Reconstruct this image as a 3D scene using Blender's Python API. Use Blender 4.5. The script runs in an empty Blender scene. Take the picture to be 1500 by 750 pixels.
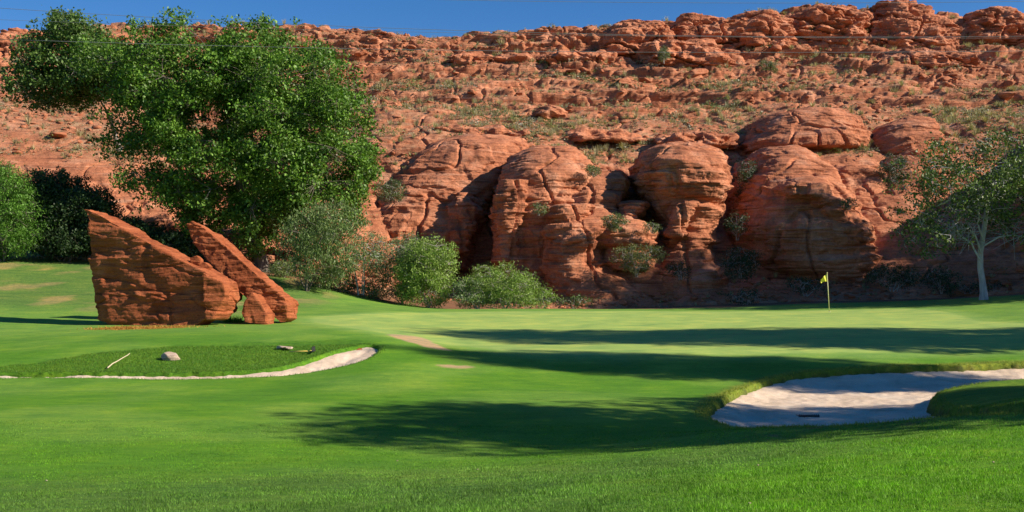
import bpy, bmesh, math, random
import numpy as np
from mathutils import Vector

SEED = 7
rng = np.random.default_rng(SEED)
random.seed(SEED)
F = 1608.0; HZ = 400.0; CX = 750.0; ZC = 2.13      # focal length in photo pixels, horizon row, centre column, eye height
scn = bpy.context.scene
C = scn.collection
R = math.radians
SUN_EL, SUN_PHI = 31.0, 14.0
S = np.array([math.cos(R(SUN_EL))*math.cos(R(SUN_PHI)), -math.cos(R(SUN_EL))*math.sin(R(SUN_PHI)), math.sin(R(SUN_EL))])

# ------------------------------------------------------------------ helpers
def W(px, py, Y):
    return np.array([(px-CX)/F*Y, Y, ZC-(py-HZ)*Y/F])

def tag(o, label=None, cat=None, group=None, kind=None):
    if label: o['label'] = label
    if cat: o['category'] = cat
    if group: o['group'] = group
    if kind: o['kind'] = kind
    return o

def empty(name, loc):
    o = bpy.data.objects.new(name, None); C.objects.link(o); o.location = loc
    o.empty_display_size = .3
    return o

def mesh_from(name, V, Fc, cols=None, smooth=False, attrs=None):
    """V (n,3); Fc (m,k) all faces the same size"""
    V = np.ascontiguousarray(V, dtype=np.float32); Fc = np.ascontiguousarray(Fc, dtype=np.int32)
    me = bpy.data.meshes.new(name)
    k = Fc.shape[1]; m = len(Fc)
    me.vertices.add(len(V)); me.vertices.foreach_set('co', V.ravel())
    me.loops.add(m*k); me.loops.foreach_set('vertex_index', Fc.ravel())
    me.polygons.add(m); me.polygons.foreach_set('loop_start', np.arange(0, m*k, k, dtype=np.int32))
    try: me.polygons.foreach_set('loop_total', np.full(m, k, dtype=np.int32))
    except Exception: pass
    me.update(calc_edges=True)
    if smooth: me.polygons.foreach_set('use_smooth', np.ones(m, dtype=bool))
    if cols is not None:
        a = me.attributes.new('Col', 'FLOAT_COLOR', 'POINT')
        c = np.ones((len(V), 4), dtype=np.float32); c[:, :3] = cols
        a.data.foreach_set('color', c.ravel())
    for nm, arr in (attrs or {}).items():
        a = me.attributes.new(nm, 'FLOAT', 'POINT'); a.data.foreach_set('value', np.ascontiguousarray(arr, dtype=np.float32).ravel())
    return me

def obj(name, me, mat, parent=None):
    o = bpy.data.objects.new(name, me); C.objects.link(o)
    if mat and not me.materials: me.materials.append(mat)
    if parent: o.parent = parent
    return o

def smooth01(a, b, x):
    t = np.clip((x-a)/(b-a), 0, 1); return t*t*(3-2*t)

# vectorised gradient noise
def _h(ix, iy, iz, seed):
    h = (ix.astype(np.uint32)*np.uint32(374761393) + iy.astype(np.uint32)*np.uint32(668265263) + iz.astype(np.uint32)*np.uint32(2147483647) + np.uint32((seed*1274126177) & 0xffffffff))
    h = (h ^ (h >> np.uint32(13)))*np.uint32(1274126177)
    h = (h ^ (h >> np.uint32(16)))*np.uint32(2246822519)
    return h ^ (h >> np.uint32(15))
_G = np.random.default_rng(1).normal(size=(256, 3)).astype(np.float32); _G /= np.linalg.norm(_G, axis=1)[:, None]
def noise(x, y, z, seed=0):
    x, y, z = [np.asarray(a, dtype=np.float32) for a in np.broadcast_arrays(x, y, z)]
    x0 = np.floor(x); y0 = np.floor(y); z0 = np.floor(z)
    fx, fy, fz = x-x0, y-y0, z-z0
    ix, iy, iz = x0.astype(np.int64), y0.astype(np.int64), z0.astype(np.int64)
    ux, uy, uz = [f*f*f*(f*(f*6-15)+10) for f in (fx, fy, fz)]
    def g(dx, dy, dz):
        k = _G[_h(ix+dx & 0xffffffff, iy+dy & 0xffffffff, iz+dz & 0xffffffff, seed) & np.uint32(255)]
        return k[..., 0]*(fx-dx)+k[..., 1]*(fy-dy)+k[..., 2]*(fz-dz)
    def l(a, b, t): return a+(b-a)*t
    return 1.6*l(l(l(g(0,0,0), g(1,0,0), ux), l(g(0,1,0), g(1,1,0), ux), uy), l(l(g(0,0,1), g(1,0,1), ux), l(g(0,1,1), g(1,1,1), ux), uy), uz)
def fbm(x, y, z, oct=4, seed=0, gain=.5, lac=2.03):
    a, s, t = 1.0, 0, 0
    for o in range(oct):
        t = t + a*noise(x, y, z, seed+o*17); s += a
        x, y, z = x*lac+3.1, y*lac+1.7, z*lac+5.3; a *= gain
    return t/s*1.3

# ------------------------------------------------------------------ materials
def nodes(name):
    m = bpy.data.materials.new(name); m.use_nodes = True
    nt = m.node_tree; nt.nodes.clear()
    out = nt.nodes.new('ShaderNodeOutputMaterial')
    return m, nt, out
def N(nt, t, **kw):
    n = nt.nodes.new(t)
    for k, v in kw.items():
        if hasattr(n, k) and not k.startswith('i_'): setattr(n, k, v)
        else: n.inputs[k[2:].replace('_', ' ')].default_value = v
    return n
def ramp(nt, fac, stops):
    r = nt.nodes.new('ShaderNodeValToRGB'); e = r.color_ramp.elements
    while len(e) < len(stops): e.new(.5)
    for el, (p, c) in zip(e, stops):
        el.position = p; el.color = (*c, 1) if len(c) == 3 else c
    nt.links.new(fac, r.inputs[0]); return r.outputs[0]
def mixc(nt, a, b, fac, mode='MIX'):
    m = nt.nodes.new('ShaderNodeMix'); m.data_type = 'RGBA'; m.blend_type = mode
    for s, v in ((6, a), (7, b)):
        if isinstance(v, (tuple, list)): m.inputs[s].default_value = (*v, 1)
        else: nt.links.new(v, m.inputs[s])
    if isinstance(fac, (int, float)): m.inputs[0].default_value = fac
    else: nt.links.new(fac, m.inputs[0])
    return m.outputs[2]
def coords(nt, scale=(1, 1, 1), kind='obj'):
    mp = nt.nodes.new('ShaderNodeMapping'); mp.inputs['Scale'].default_value = scale
    if kind == 'world': g = nt.nodes.new('ShaderNodeNewGeometry'); nt.links.new(g.outputs['Position'], mp.inputs[0])
    else: g = nt.nodes.new('ShaderNodeTexCoord'); nt.links.new(g.outputs['Object'], mp.inputs[0])
    return mp.outputs[0]
def tex(nt, vec, scale, detail=6, rough=.6, dist=0):
    n = nt.nodes.new('ShaderNodeTexNoise'); n.inputs['Scale'].default_value = scale; n.inputs['Detail'].default_value = detail
    n.inputs['Roughness'].default_value = rough; n.inputs['Distortion'].default_value = dist
    nt.links.new(vec, n.inputs['Vector']); return n.outputs['Fac']
def bump(nt, h, strength, dist, prev=None):
    b = nt.nodes.new('ShaderNodeBump'); b.inputs['Strength'].default_value = strength; b.inputs['Distance'].default_value = dist
    nt.links.new(h, b.inputs['Height'])
    if prev: nt.links.new(prev, b.inputs['Normal'])
    return b.outputs[0]

def rock_mat(name, dark, mid, light, scale=1.0, soil=False, bs=1.0):
    m, nt, out = nodes(name)
    p = N(nt, 'ShaderNodeBsdfPrincipled'); p.inputs['Roughness'].default_value = .92; p.inputs['Specular IOR Level'].default_value = .15
    v = coords(nt, kind='world')
    vs = coords(nt, (.12*scale, .12*scale, 1.6*scale), 'world')      # strata: stretched sideways
    strata = tex(nt, vs, 1.3, 8, .62, .6)
    blot = tex(nt, v, .35*scale, 7, .6)
    fine = tex(nt, v, 5*scale, 8, .7)
    c = ramp(nt, strata, [(.28, dark), (.45, mid), (.58, mid), (.74, light)])
    c = mixc(nt, c, ramp(nt, blot, [(.3, dark), (.52, mid), (.72, light)]), .45)
    c = mixc(nt, c, ramp(nt, fine, [(.25, (.45, .4, .38)), (.5, (1, 1, 1)), (.75, (1.25, 1.2, 1.15))]), .75, 'MULTIPLY')
    seam = tex(nt, coords(nt, (.10*scale, .10*scale, 3.4*scale), 'world'), 1.6, 5, .6, .8)
    c = mixc(nt, c, ramp(nt, seam, [(.34, (.42, .36, .34)), (.44, (1, 1, 1)), (.62, (1, 1, 1)), (.7, (1.15, 1.15, 1.15))]), .85, 'MULTIPLY')
    varn = ramp(nt, tex(nt, coords(nt, (.5, .5, .11), 'world'), 1.4, 6, .65), [(.52, (1, 1, 1)), (.68, (.62, .5, .46))])  # dark desert varnish streaks
    c = mixc(nt, c, varn, .6, 'MULTIPLY')
    if soil:
        a = N(nt, 'ShaderNodeAttribute', attribute_name='soil')
        sc = ramp(nt, tex(nt, v, 1.1, 9, .75), [(.3, (.21, .085, .045)), (.48, (.35, .165, .085)), (.6, (.44, .275, .16)), (.7, (.30, .25, .13))])
        mth = N(nt, 'ShaderNodeMath', operation='MULTIPLY'); nt.links.new(a.outputs['Fac'], mth.inputs[0])
        nt.links.new(ramp(nt, tex(nt, v, .9, 6, .7), [(.38, (.25,)*3), (.55, (1,)*3)]), mth.inputs[1])
        c = mixc(nt, c, sc, mth.outputs[0])
    nt.links.new(c, p.inputs['Base Color'])
    b = bump(nt, strata, .55*bs, .35/scale)
    b = bump(nt, seam, .8*bs, .16/scale, b)
    b = bump(nt, fine, .7*bs, .12/scale, b)
    vo = nt.nodes.new('ShaderNodeTexVoronoi'); vo.feature = 'DISTANCE_TO_EDGE'; vo.inputs['Scale'].default_value = .9*scale
    dv = nt.nodes.new('ShaderNodeVectorMath'); dv.operation = 'ADD'
    nz = nt.nodes.new('ShaderNodeTexNoise'); nz.inputs['Scale'].default_value = .8*scale; nz.inputs['Detail'].default_value = 5
    nt.links.new(v, nz.inputs['Vector']); nt.links.new(coords(nt, (.5, .5, 1.3), 'world'), dv.inputs[0]); nt.links.new(nz.outputs['Color'], dv.inputs[1])
    nt.links.new(dv.outputs[0], vo.inputs['Vector'])
    crack = ramp(nt, vo.outputs['Distance'], [(0, (0, 0, 0)), (.035, (1, 1, 1))])
    b = bump(nt, crack, .3*bs, .12/scale, b)
    nt.links.new(b, p.inputs['Normal'])
    nt.links.new(p.outputs[0], out.inputs[0])
    return m

M = {}
M['cliff'] = rock_mat('red_sandstone', (.14, .042, .022), (.49, .190, .096), (.72, .43, .285), 1.0, True)
M['buttress'] = rock_mat('buttress_sandstone', (.14, .042, .021), (.49, .188, .094), (.72, .42, .275), 1.25)
M['slab'] = rock_mat('slab_sandstone', (.11, .030, .012), (.36, .105, .040), (.55, .21, .10), 2.6, bs=.95)
M['boulder'] = rock_mat('loose_sandstone', (.15, .045, .022), (.45, .17, .085), (.64, .36, .23), 2.2)
M['stone'] = rock_mat('pale_stone', (.32, .22, .16), (.5, .38, .28), (.62, .5, .4), 8)

def leaf_mat(name, trans=.22, rough=.5):
    m, nt, out = nodes(name)
    a = N(nt, 'ShaderNodeAttribute', attribute_name='Col')
    p = N(nt, 'ShaderNodeBsdfPrincipled'); p.inputs['Roughness'].default_value = rough; p.inputs['Specular IOR Level'].default_value = .3
    t = N(nt, 'ShaderNodeBsdfTranslucent')
    nt.links.new(a.outputs['Color'], p.inputs['Base Color'])
    tc = mixc(nt, a.outputs['Color'], (1.1, 1.25, .5), 1.0, 'MULTIPLY'); nt.links.new(tc, t.inputs[0])
    mx = N(nt, 'ShaderNodeMixShader'); mx.inputs[0].default_value = trans
    nt.links.new(p.outputs[0], mx.inputs[1]); nt.links.new(t.outputs[0], mx.inputs[2])
    nt.links.new(mx.outputs[0], out.inputs[0]); return m
M['leaf'] = leaf_mat('leaves')
M['blade'] = leaf_mat('grass_blades', .25, .6)

def simple(name, c1, c2, scale=8, rough=.8, bmp=.3, bd=.02, stretch=(1, 1, 1), metal=0):
    m, nt, out = nodes(name)
    p = N(nt, 'ShaderNodeBsdfPrincipled'); p.inputs['Roughness'].default_value = rough; p.inputs['Metallic'].default_value = metal
    v = coords(nt, stretch)
    f = tex(nt, v, scale)
    nt.links.new(ramp(nt, f, [(.3, c1), (.7, c2)]), p.inputs['Base Color'])
    nt.links.new(bump(nt, f, bmp, bd), p.inputs['Normal'])
    nt.links.new(p.outputs[0], out.inputs[0]); return m
M['bark'] = simple('grey_bark', (.09, .07, .05), (.24, .20, .16), 6, .95, .8, .05, (1, 1, .25))
M['palebark'] = simple('pale_bark', (.26, .25, .25), (.50, .49, .48), 5, .9, .6, .04, (1, 1, .3))
M['deadwood'] = simple('dead_twigs', (.28, .24, .2), (.46, .42, .38), 6, .9, .4, .02, (1, 1, .3))
M['wire'] = simple('weathered_cable', (.16, .165, .18), (.24, .245, .26), 2, .45, .05, .001)
M['pole'] = simple('yellow_pole_paint', (.62, .60, .22), (.72, .70, .34), 4, .4, .02, .001)
M['flag'] = simple('yellow_flag_nylon', (.72, .66, .04), (.86, .78, .07), 6, .7, .2, .01)
M['cup'] = simple('white_cup_liner', (.7, .7, .7), (.8, .8, .8), 6, .5, .02, .001)
M['handle'] = simple('yellow_fibreglass', (.62, .45, .08), (.75, .58, .14), 6, .5, .05, .002)
M['tines'] = simple('black_plastic', (.012, .012, .013), (.03, .03, .032), 9, .5, .05, .002)
M['drywood'] = simple('bleached_stick', (.42, .34, .2), (.6, .52, .34), 9, .9, .4, .01, (1, 1, .2))

# ground: colour attribute (turf type) broken up by procedural noise
m, nt, out = nodes('turf')
a = N(nt, 'ShaderNodeAttribute', attribute_name='Col')
ln = N(nt, 'ShaderNodeAttribute', attribute_name='len')
p = N(nt, 'ShaderNodeBsdfPrincipled'); p.inputs['Roughness'].default_value = .85; p.inputs['Specular IOR Level'].default_value = .2
v = coords(nt, kind='world')
n1 = tex(nt, v, .45, 6, .65); n2 = tex(nt, v, 6, 7, .75); n3 = tex(nt, v, 45, 5, .8)
n4 = tex(nt, coords(nt, (.5, 1.6, 1), 'world'), 1.6, 6, .7)
c = mixc(nt, a.outputs['Color'], ramp(nt, n1, [(.3, (.70, .80, .9)), (.5, (1, 1, 1)), (.72, (1.5, 1.2, 1.1))]), .9, 'MULTIPLY')
c = mixc(nt, c, ramp(nt, n4, [(.3, (.68, .78, .8)), (.5, (1, 1, 1)), (.7, (1.4, 1.15, 1.1))]), .9, 'MULTIPLY')
c = mixc(nt, c, ramp(nt, n2, [(.3, (.52, .64, .55)), (.5, (1, 1, 1)), (.7, (1.5, 1.25, 1.2))]), ln.outputs['Fac'], 'MULTIPLY')
c = mixc(nt, c, ramp(nt, n3, [(.3, (.55, .62, .5)), (.5, (1, 1, 1)), (.7, (1.4, 1.25, 1.25))]), ln.outputs['Fac'], 'MULTIPLY')
nt.links.new(c, p.inputs['Base Color'])
mt = N(nt, 'ShaderNodeMath', operation='MULTIPLY'); nt.links.new(n3, mt.inputs[0]); nt.links.new(ln.outputs['Fac'], mt.inputs[1])
b = bump(nt, mt.outputs[0], .8, .025)
mt2 = N(nt, 'ShaderNodeMath', operation='MULTIPLY'); nt.links.new(n2, mt2.inputs[0]); nt.links.new(ln.outputs['Fac'], mt2.inputs[1])
b = bump(nt, mt2.outputs[0], .6, .06, b)
nt.links.new(b, p.inputs['Normal']); nt.links.new(p.outputs[0], out.inputs[0]); M['turf'] = m

m, nt, out = nodes('bunker_sand')
p = N(nt, 'ShaderNodeBsdfPrincipled'); p.inputs['Roughness'].default_value = .95; p.inputs['Specular IOR Level'].default_value = .1
v = coords(nt, kind='world')
c = ramp(nt, tex(nt, v, 1.2, 8, .7), [(.3, (.48, .36, .25)), (.5, (.66, .51, .375)), (.7, (.72, .59, .45))])
c = mixc(nt, c, ramp(nt, tex(nt, v, 22, 5, .8), [(.3, (.75, .74, .72)), (.5, (1, 1, 1)), (.7, (1.15, 1.15, 1.12))]), .8, 'MULTIPLY')
nt.links.new(c, p.inputs['Base Color'])
b = bump(nt, tex(nt, coords(nt, (1, 2.2, 1), 'world'), 2.2, 5, .6), .5, .07)
b = bump(nt, tex(nt, v, 30, 5, .7), .6, .02, b)
nt.links.new(b, p.inputs['Normal']); nt.links.new(p.outputs[0], out.inputs[0]); M['sand'] = m

# ------------------------------------------------------------------ ground height: thin-plate spline through surveyed points
cps = [  # (photo column, photo row, distance)
(600,450,68),(750,452,67),(900,453,67),(1100,453,67),(1215,457,60),(1300,449,65),(1400,443,65),(1500,436,65),
(600,465,52),(800,466,52),(1000,467,52),(1250,468,50),(1500,458,52),
(700,490,42),(1000,492,41),(1300,488,41),(1500,482,42),
(650,506,37.5),(800,520,34.5),(1000,521,34.3),(1250,517,34.5),(1500,512,35),
(650,548,31.5),(800,552,31.5),(1000,556,31),(1250,545,32),(1500,540,32.5),
(500,600,24.5),(750,600,24.5),(900,600,24.5),(300,600,24.3),(50,600,24),
(1100,585,27),(1300,580,27),(1500,568,27),(1200,612,24.4),
(500,660,19),(700,665,19),(900,650,20),(1040,628,22.5),
(1100,630,19.5),(1300,612,19),(1500,593,19),
(1500,750,8.5),(1100,750,9.3),(750,750,10.2),(400,750,10.8),(0,750,11),
(1500,670,13),(1100,680,14),(750,700,14.2),(400,700,15),(0,690,16),(0,640,20.5),
(0,552,32),(-250,552,32),(250,553,31.5),(400,552,31.3),(540,526,33),(600,540,31.5),(480,545,31.5),
(0,532,33.4),(-250,540,33.0),(130,515,34.9),(300,501,36),(450,503,35.8),(560,494,37),
(150,478,44.5),(300,476,45),(400,474,46),(0,480,44.5),
(0,450,52),(0,420,62),(0,372,78),(150,376,78),(300,395,74),(430,408,72),(520,434,70),(430,460,52),(560,460,52),
(600,444,76),(900,452,76),(1200,444,72),(1300,440,76),(1500,428,76)]
pts = np.array([[(px-CX)/F*Y, Y, ZC-(py-HZ)*Y/F] for px, py, Y in cps] +
  [[-12,4,-.1],[0,3,.35],[8,4,.55],[26,20,.4],[-25,20,-.6],[32,42,1.0],[-32,40,-.3],[50,60,2.2],[-45,60,2.2],[-20,-10,0],[20,-10,.6],[0,-12,.4],[45,30,1.2],[-45,25,-.2],[-50,80,4.5],[52,80,2.5]])
def U(r2): return r2*np.log(r2+1e-9)*.5
PS = .1
A = U(((pts[:,None,:2]-pts[None,:,:2])**2).sum(-1)*PS*PS)+np.eye(len(pts))*.02
Pm = np.c_[np.ones(len(pts)), pts[:,:2]*PS]
K = np.block([[A, Pm],[Pm.T, np.zeros((3,3))]])
wts = np.linalg.solve(K, np.r_[pts[:,2], 0,0,0])
def base_h(x, y):
    sh = np.broadcast(x, y).shape
    x = np.broadcast_to(x, sh).ravel().astype(float); y = np.broadcast_to(y, sh).ravel().astype(float)
    xc = np.clip(x, -52, 54); yc = np.clip(y, -12, 82)
    r = np.full(len(x), wts[-3]) + wts[-2]*xc*PS + wts[-1]*yc*PS
    for (a, b, _), w in zip(pts, wts[:-3]):
        r += w*U(((xc-a)**2+(yc-b)**2)*PS*PS)
    return r.reshape(sh)

def hit(px, py, Y0=7., Y1=80.):
    """where the sight line through a photo point meets the ground"""
    Ys = np.linspace(Y0, Y1, 1500)
    d = ZC-(py-HZ)*Ys/F - base_h((px-CX)/F*Ys, Ys)
    k = np.argmax(d < 0)
    return np.array([(px-CX)/F*Ys[k], Ys[k]])
def poly(pp): return np.array([hit(*q) for q in pp])
def sdist(P, x, y):
    """signed distance, positive inside"""
    d2 = np.full(x.shape, 1e9); ins = np.zeros(x.shape, bool); n = len(P)
    for i in range(n):
        a = P[i]; b = P[(i+1) % n]; e = b-a
        t = np.clip(((x-a[0])*e[0]+(y-a[1])*e[1])/(e@e+1e-12), 0, 1)
        d2 = np.minimum(d2, (x-a[0]-t*e[0])**2+(y-a[1]-t*e[1])**2)
        c = ((a[1] > y) != (b[1] > y))
        with np.errstate(divide='ignore', invalid='ignore'):
            ins ^= c & (x < e[0]*(y-a[1])/(e[1] if e[1] else 1e-9)+a[0])
    return np.where(ins, 1, -1)*np.sqrt(d2)
def chaikin(P, n=2):
    for _ in range(n):
        Q = np.roll(P, -1, 0); P = np.stack([.75*P+.25*Q, .25*P+.75*Q], 1).reshape(-1, 2)
    return P
PR = chaikin(poly([(1028,606),(1045,592),(1075,573),(1110,560),(1150,549),(1200,543),(1260,539),(1400,535),(1500,530),(1640,526),(1640,606),(1450,606),(1370,611),(1300,618),(1180,625),(1070,623)]))
TG = chaikin(np.array([hit(*q) for q in [(1362,583),(1385,570),(1430,562),(1500,556),(1700,548),(1700,590),(1500,594),(1430,597),(1380,594)]]))
BK = chaikin(poly([(-60,543),(30,535),(110,521),(200,511),(300,505),(430,501),(520,498),(556,500),(548,506),(515,510),(478,520),(440,534),(400,543),(330,548),(200,549),(0,547)]))
PL = chaikin(poly([(-400,543),(0,545),(200,546),(330,545),(400,540),(440,531),(478,517),(515,507),(542,503),(560,508),(552,518),(525,531),(480,541),(430,549.5),(350,554),(200,555),(0,553),(-400,551)]))
GR = chaikin(poly([(440,466),(520,461),(600,458),(760,456),(1000,456),(1230,454),(1340,452),(1400,459),(1420,470),(1500,474),(1600,480),(1600,505),(1400,514),(1200,518),(900,520),(760,518),(700,508),(600,495),(520,482)]))
DIRT = [chaikin(poly(q)) for q in ([(560,489),(590,490),(625,495),(650,508),(668,516),(640,512),(612,505),(590,499)], [(640,533),(668,534),(695,538),(670,541),(645,538)])]

def ground_h(x, y, raw=False):
    z = base_h(x, y)
    z = z + .03*fbm(x*.35, y*.35, 0, 3, 5) 
    dR = sdist(PR, x, y); dT = sdist(TG, x, y); dL = sdist(PL, x, y)
    if raw: return z, dR, dT, dL
    wob = .10*fbm(x*2.2, y*2.2, 0, 3, 9)
    inR = np.minimum(dR, -dT)+wob
    z = z + .13*smooth01(-.9, .0, dR)*smooth01(-.15, 1.2, -dT)*(dR < .3)*0
    z = z + .10*smooth01(-.1, .9, dT)
    z = z - .75*smooth01(-.02, .30, inR)
    z = z - .6*smooth01(-.02, .25, dL+wob)
    return z

def axis(c0, c1, d, grow, lim0, lim1):
    v = list(np.arange(c0, c1, d)); s = d
    while v[-1] < lim1: s *= grow; v.append(v[-1]+s)
    s = d
    while v[0] > lim0: s *= grow; v.insert(0, v[0]-s)
    return np.array(v)
gx = axis(-12, 16, .055, 1.03, -700, 700)
gy = [-60., -40, -25, -15, -8, -3, 0, 3, 5, 6.5, 7.5]
y = 8.0
while y < 84: gy.append(y); y += .045 + max(0, (y-38))*.004 if y > 24 else .05
s = .3
while y < 900: gy.append(y); s *= 1.12; y += s
gy = np.array(gy)
GX, GY = np.meshgrid(gx, gy)
GZ = ground_h(GX, GY)
_, dR, dT, dL = ground_h(GX, GY, True)
GZ = GZ - 12*smooth01(90, 130, GY)
dG = sdist(GR, GX, GY)
def lin(r, g, b):
    return np.array([((c/255+.055)/1.055)**2.4 if c > 10 else c/3294.6 for c in (r, g, b)])
FAIR = np.array([.088, .225, .009]); GREEN = np.array([.290, .405, .090]); COLLAR = np.array([.150, .285, .040]); ROUGH = np.array([.085, .185, .024]); LUSH = np.array([.115, .290, .005])
BANK = np.array([.075, .200, .010]); DRY = np.array([.34, .27, .10]); SOIL = np.array([.46, .30, .17]); BGR = np.array([.100, .185, .035])
def turf_colour(x, y, dR, dT, dL, dG):
    n = fbm(x*.25, y*.25, 0, 4, 31); n2 = fbm(x*1.3, y*1.3, 0, 4, 41)
    col = FAIR[None]*np.ones(x.shape+(1,))
    def mx(col, c, w): return col*(1-w[..., None])+c*w[..., None]
    # mown fairway gets paler with distance; bluish band near the left
    col = mx(col, np.array([.160, .290, .035]), smooth01(-.25, .35, n)*.6)
    u = x/np.maximum(y, 1)
    near = smooth01(18.5, 14.0, y + 4.0*(-u) + 1.2*n2*.4)
    col = mx(col, ROUGH, near*.8)
    col = mx(col, LUSH, smooth01(14.5, 10.5, y-9*u+1.4*n)*smooth01(.0, .3, u)*.85)
    far = smooth01(34, 44, y)
    col = mx(col, COLLAR, far*.8)
    col = mx(col, np.array([.205, .340, .065]), smooth01(-1.6, -.4, dG+.25*n2)*.75)   # collar cut
    col = mx(col, GREEN, smooth01(-.35, .15, dG+.1*n2))
    # bank above the left bunker is uncut
    bk = smooth01(-.35, .25, sdist(BK, x, y)+.35*n2)
    col = mx(col, BANK, bk)
    # rough around the right bunker
    rr = smooth01(-.55, -.1, np.maximum(dR, dL*0-9)+.2*n2)
    col = mx(col, np.array([.19, .24, .022]), rr*.8)
    col = mx(col, np.array([.11, .22, .013]), smooth01(-.1, .2, dT))
    # worn background turf, left
    wl = smooth01(48, 56, y)*smooth01(-9, -13, x)
    col = mx(col, BGR, wl*.8)
    col = mx(col, DRY, wl*smooth01(.06, .35, fbm(x*.5, y*.22, 3, 4, 77))*.75)
    for D in DIRT:
        dd = sdist(D, x, y); col = mx(col, SOIL, smooth01(-.12, .15, dd+.25*n2)*.85)
    # dry needles and rust litter under the standing slab
    e = ((x+14.5)/2.1)**2+((y-43.1)/1.0)**2
    col = mx(col, np.array([.36, .15, .03]), smooth01(1.15, .5, e+.7*n2)*.8)
    # thin patches on the near mound
    col = mx(col, np.array([.22, .17, .07]), smooth01(.22, .5, n2)*smooth01(16.2, 17.2, y)*smooth01(19.5, 18.5, y)*smooth01(3, 4, x)*smooth01(9.5, 8, x)*.6)
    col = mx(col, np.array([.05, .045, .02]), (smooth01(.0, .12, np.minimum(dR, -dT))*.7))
    # hill-foot soil
    hf = smooth01(70, 73, y+1.5*n-.25*np.clip(-x-14, 0, 40)*.6)
    col = mx(col, np.array([.20, .10, .05]), hf*smooth01(-30, -24, x))
    ln = .35+.65*np.clip(near+bk+rr+wl+.25*smooth01(30, 20, y), 0, 1)
    ln = ln*(1-.85*smooth01(-.6, 0, dG))
    return np.clip(col, 0, 1), ln
GC, GL = turf_colour(GX, GY, dR, dT, dL, dG)
ny, nx = GX.shape
def grid_faces(ny, nx):
    i = np.arange(ny-1)[:, None]*nx+np.arange(nx-1)[None]
    return np.stack([i, i+1, i+nx+1, i+nx], -1).reshape(-1, 4)
me = mesh_from('ground', np.stack([GX, GY, GZ], -1).reshape(-1, 3), grid_faces(ny, nx), GC.reshape(-1, 3), True, {'len': GL})
g = obj('ground', me, M['turf']); tag(g, kind='structure')

def sand_sheet(name, P, off, sub):
    x0, y0 = P.min(0)-.3; x1, y1 = P.max(0)+.3
    x1 = min(x1, 19); x0 = max(x0, -24)
    X, Y = np.meshgrid(np.arange(x0, x1, .07), np.arange(y0, y1, .07))
    Z = base_h(X, Y)+off+.05*fbm(X*1.1, Y*1.1, 0, 4, 3)+.02*fbm(X*5, Y*5, 0, 2, 13)
    d = sdist(P, X, Y)
    Z += .10*smooth01(.9, .1, d)                      # sand raked up towards the lip
    fc = grid_faces(*X.shape); keep = (d.ravel()[fc] > -.28).all(1); fc = fc[keep]
    us, inv = np.unique(fc, return_inverse=True)
    V = np.stack([X, Y, Z], -1).reshape(-1, 3)[us]
    o = obj(name, mesh_from(name, V, inv.reshape(fc.shape), smooth=True), M['sand']); tag(o, kind='structure')
sand_sheet('bunker_sand', PR, -.27, True)
sand_sheet('bunker_sand', PL, -.215, False)

# ------------------------------------------------------------------ rocks
def rock_field(P, f=1.0, seed=0, rough=0):
    """outward displacement: sandstone beds, joints, lumps; P world (n,3), metres"""
    x, y, z = P[:, 0]*f, P[:, 1]*f, P[:, 2]*f
    warp = 1.1*fbm(x*.07, y*.07, z*.10, 3, seed+1)
    h = z - .05*x + warp
    def bed(q):                                   # undercut ledges: slow rise, sharp return
        t = q-np.floor(q); return np.where(t < .8, t/.8, (1-t)/.2)**1.3
    m1 = smooth01(-.25, .3, fbm(x*.09, y*.09, z*.2, 3, seed+2)); m2 = smooth01(-.3, .25, fbm(x*.25, y*.25, z*.4, 3, seed+3))
    d = .62*m1*bed(h*.42+.5*noise(x*.12, y*.12, z*.02, seed+4)) + .30*m2*bed(h*1.5+.4*noise(x*.2, y*.2, 0, seed+5)) + .06*bed(h*4.1+.5*noise(x*.5, y*.5, 0, seed+8))
    if rough: d = d + rough*fbm(x*.5+3, y*.5, z*1.0, 5, seed+40) - rough*.8*smooth01(.08, .0, np.abs(fbm(x*.12, y*.12, z*.42+.05*x, 4, seed+41)))
    d = d + .5*fbm(x*.22, y*.22, z*.33, 5, seed+6) + .22*fbm(x*.9, y*.9, z*1.3, 4, seed+7)
    for q_, (fz, fx, am) in enumerate(((.38, .22, .50), (.9, .5, .22))):
        hh = h*fz+.35*noise(x*.15, y*.15, z*.1, seed+20+q_); lay = np.floor(hh)
        xx_ = (x+.8*y)*fx+.5*fbm(x*.3, y*.3, z*.3, 3, seed+22+q_)+lay*.37; cl_ = np.floor(xx_)
        rnd = (_h(lay.astype(np.int64) & 0xffffffff, cl_.astype(np.int64) & 0xffffffff, np.zeros_like(lay, dtype=np.int64), seed+q_) & np.uint32(255)).astype(np.float32)/255
        ex = np.minimum(xx_-cl_, 1-(xx_-cl_)); ez = np.minimum(hh-lay, 1-(hh-lay))
        d = d + am*(m2*.8+.2)*(rnd-.5)*smooth01(0, .06, ex)*smooth01(0, .1, ez) - am*.35*smooth01(.05, 0, ez)*m1
    j = np.abs(fbm(x*.16, y*.16, z*.03, 3, seed+9)); d = d - .55*smooth01(.06, 0, j)
    pk = noise(x*.5, y*.5, z*.7, seed+12); d = d - .45*smooth01(.48, .75, pk)        # weathered pockets
    return d/f

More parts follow.
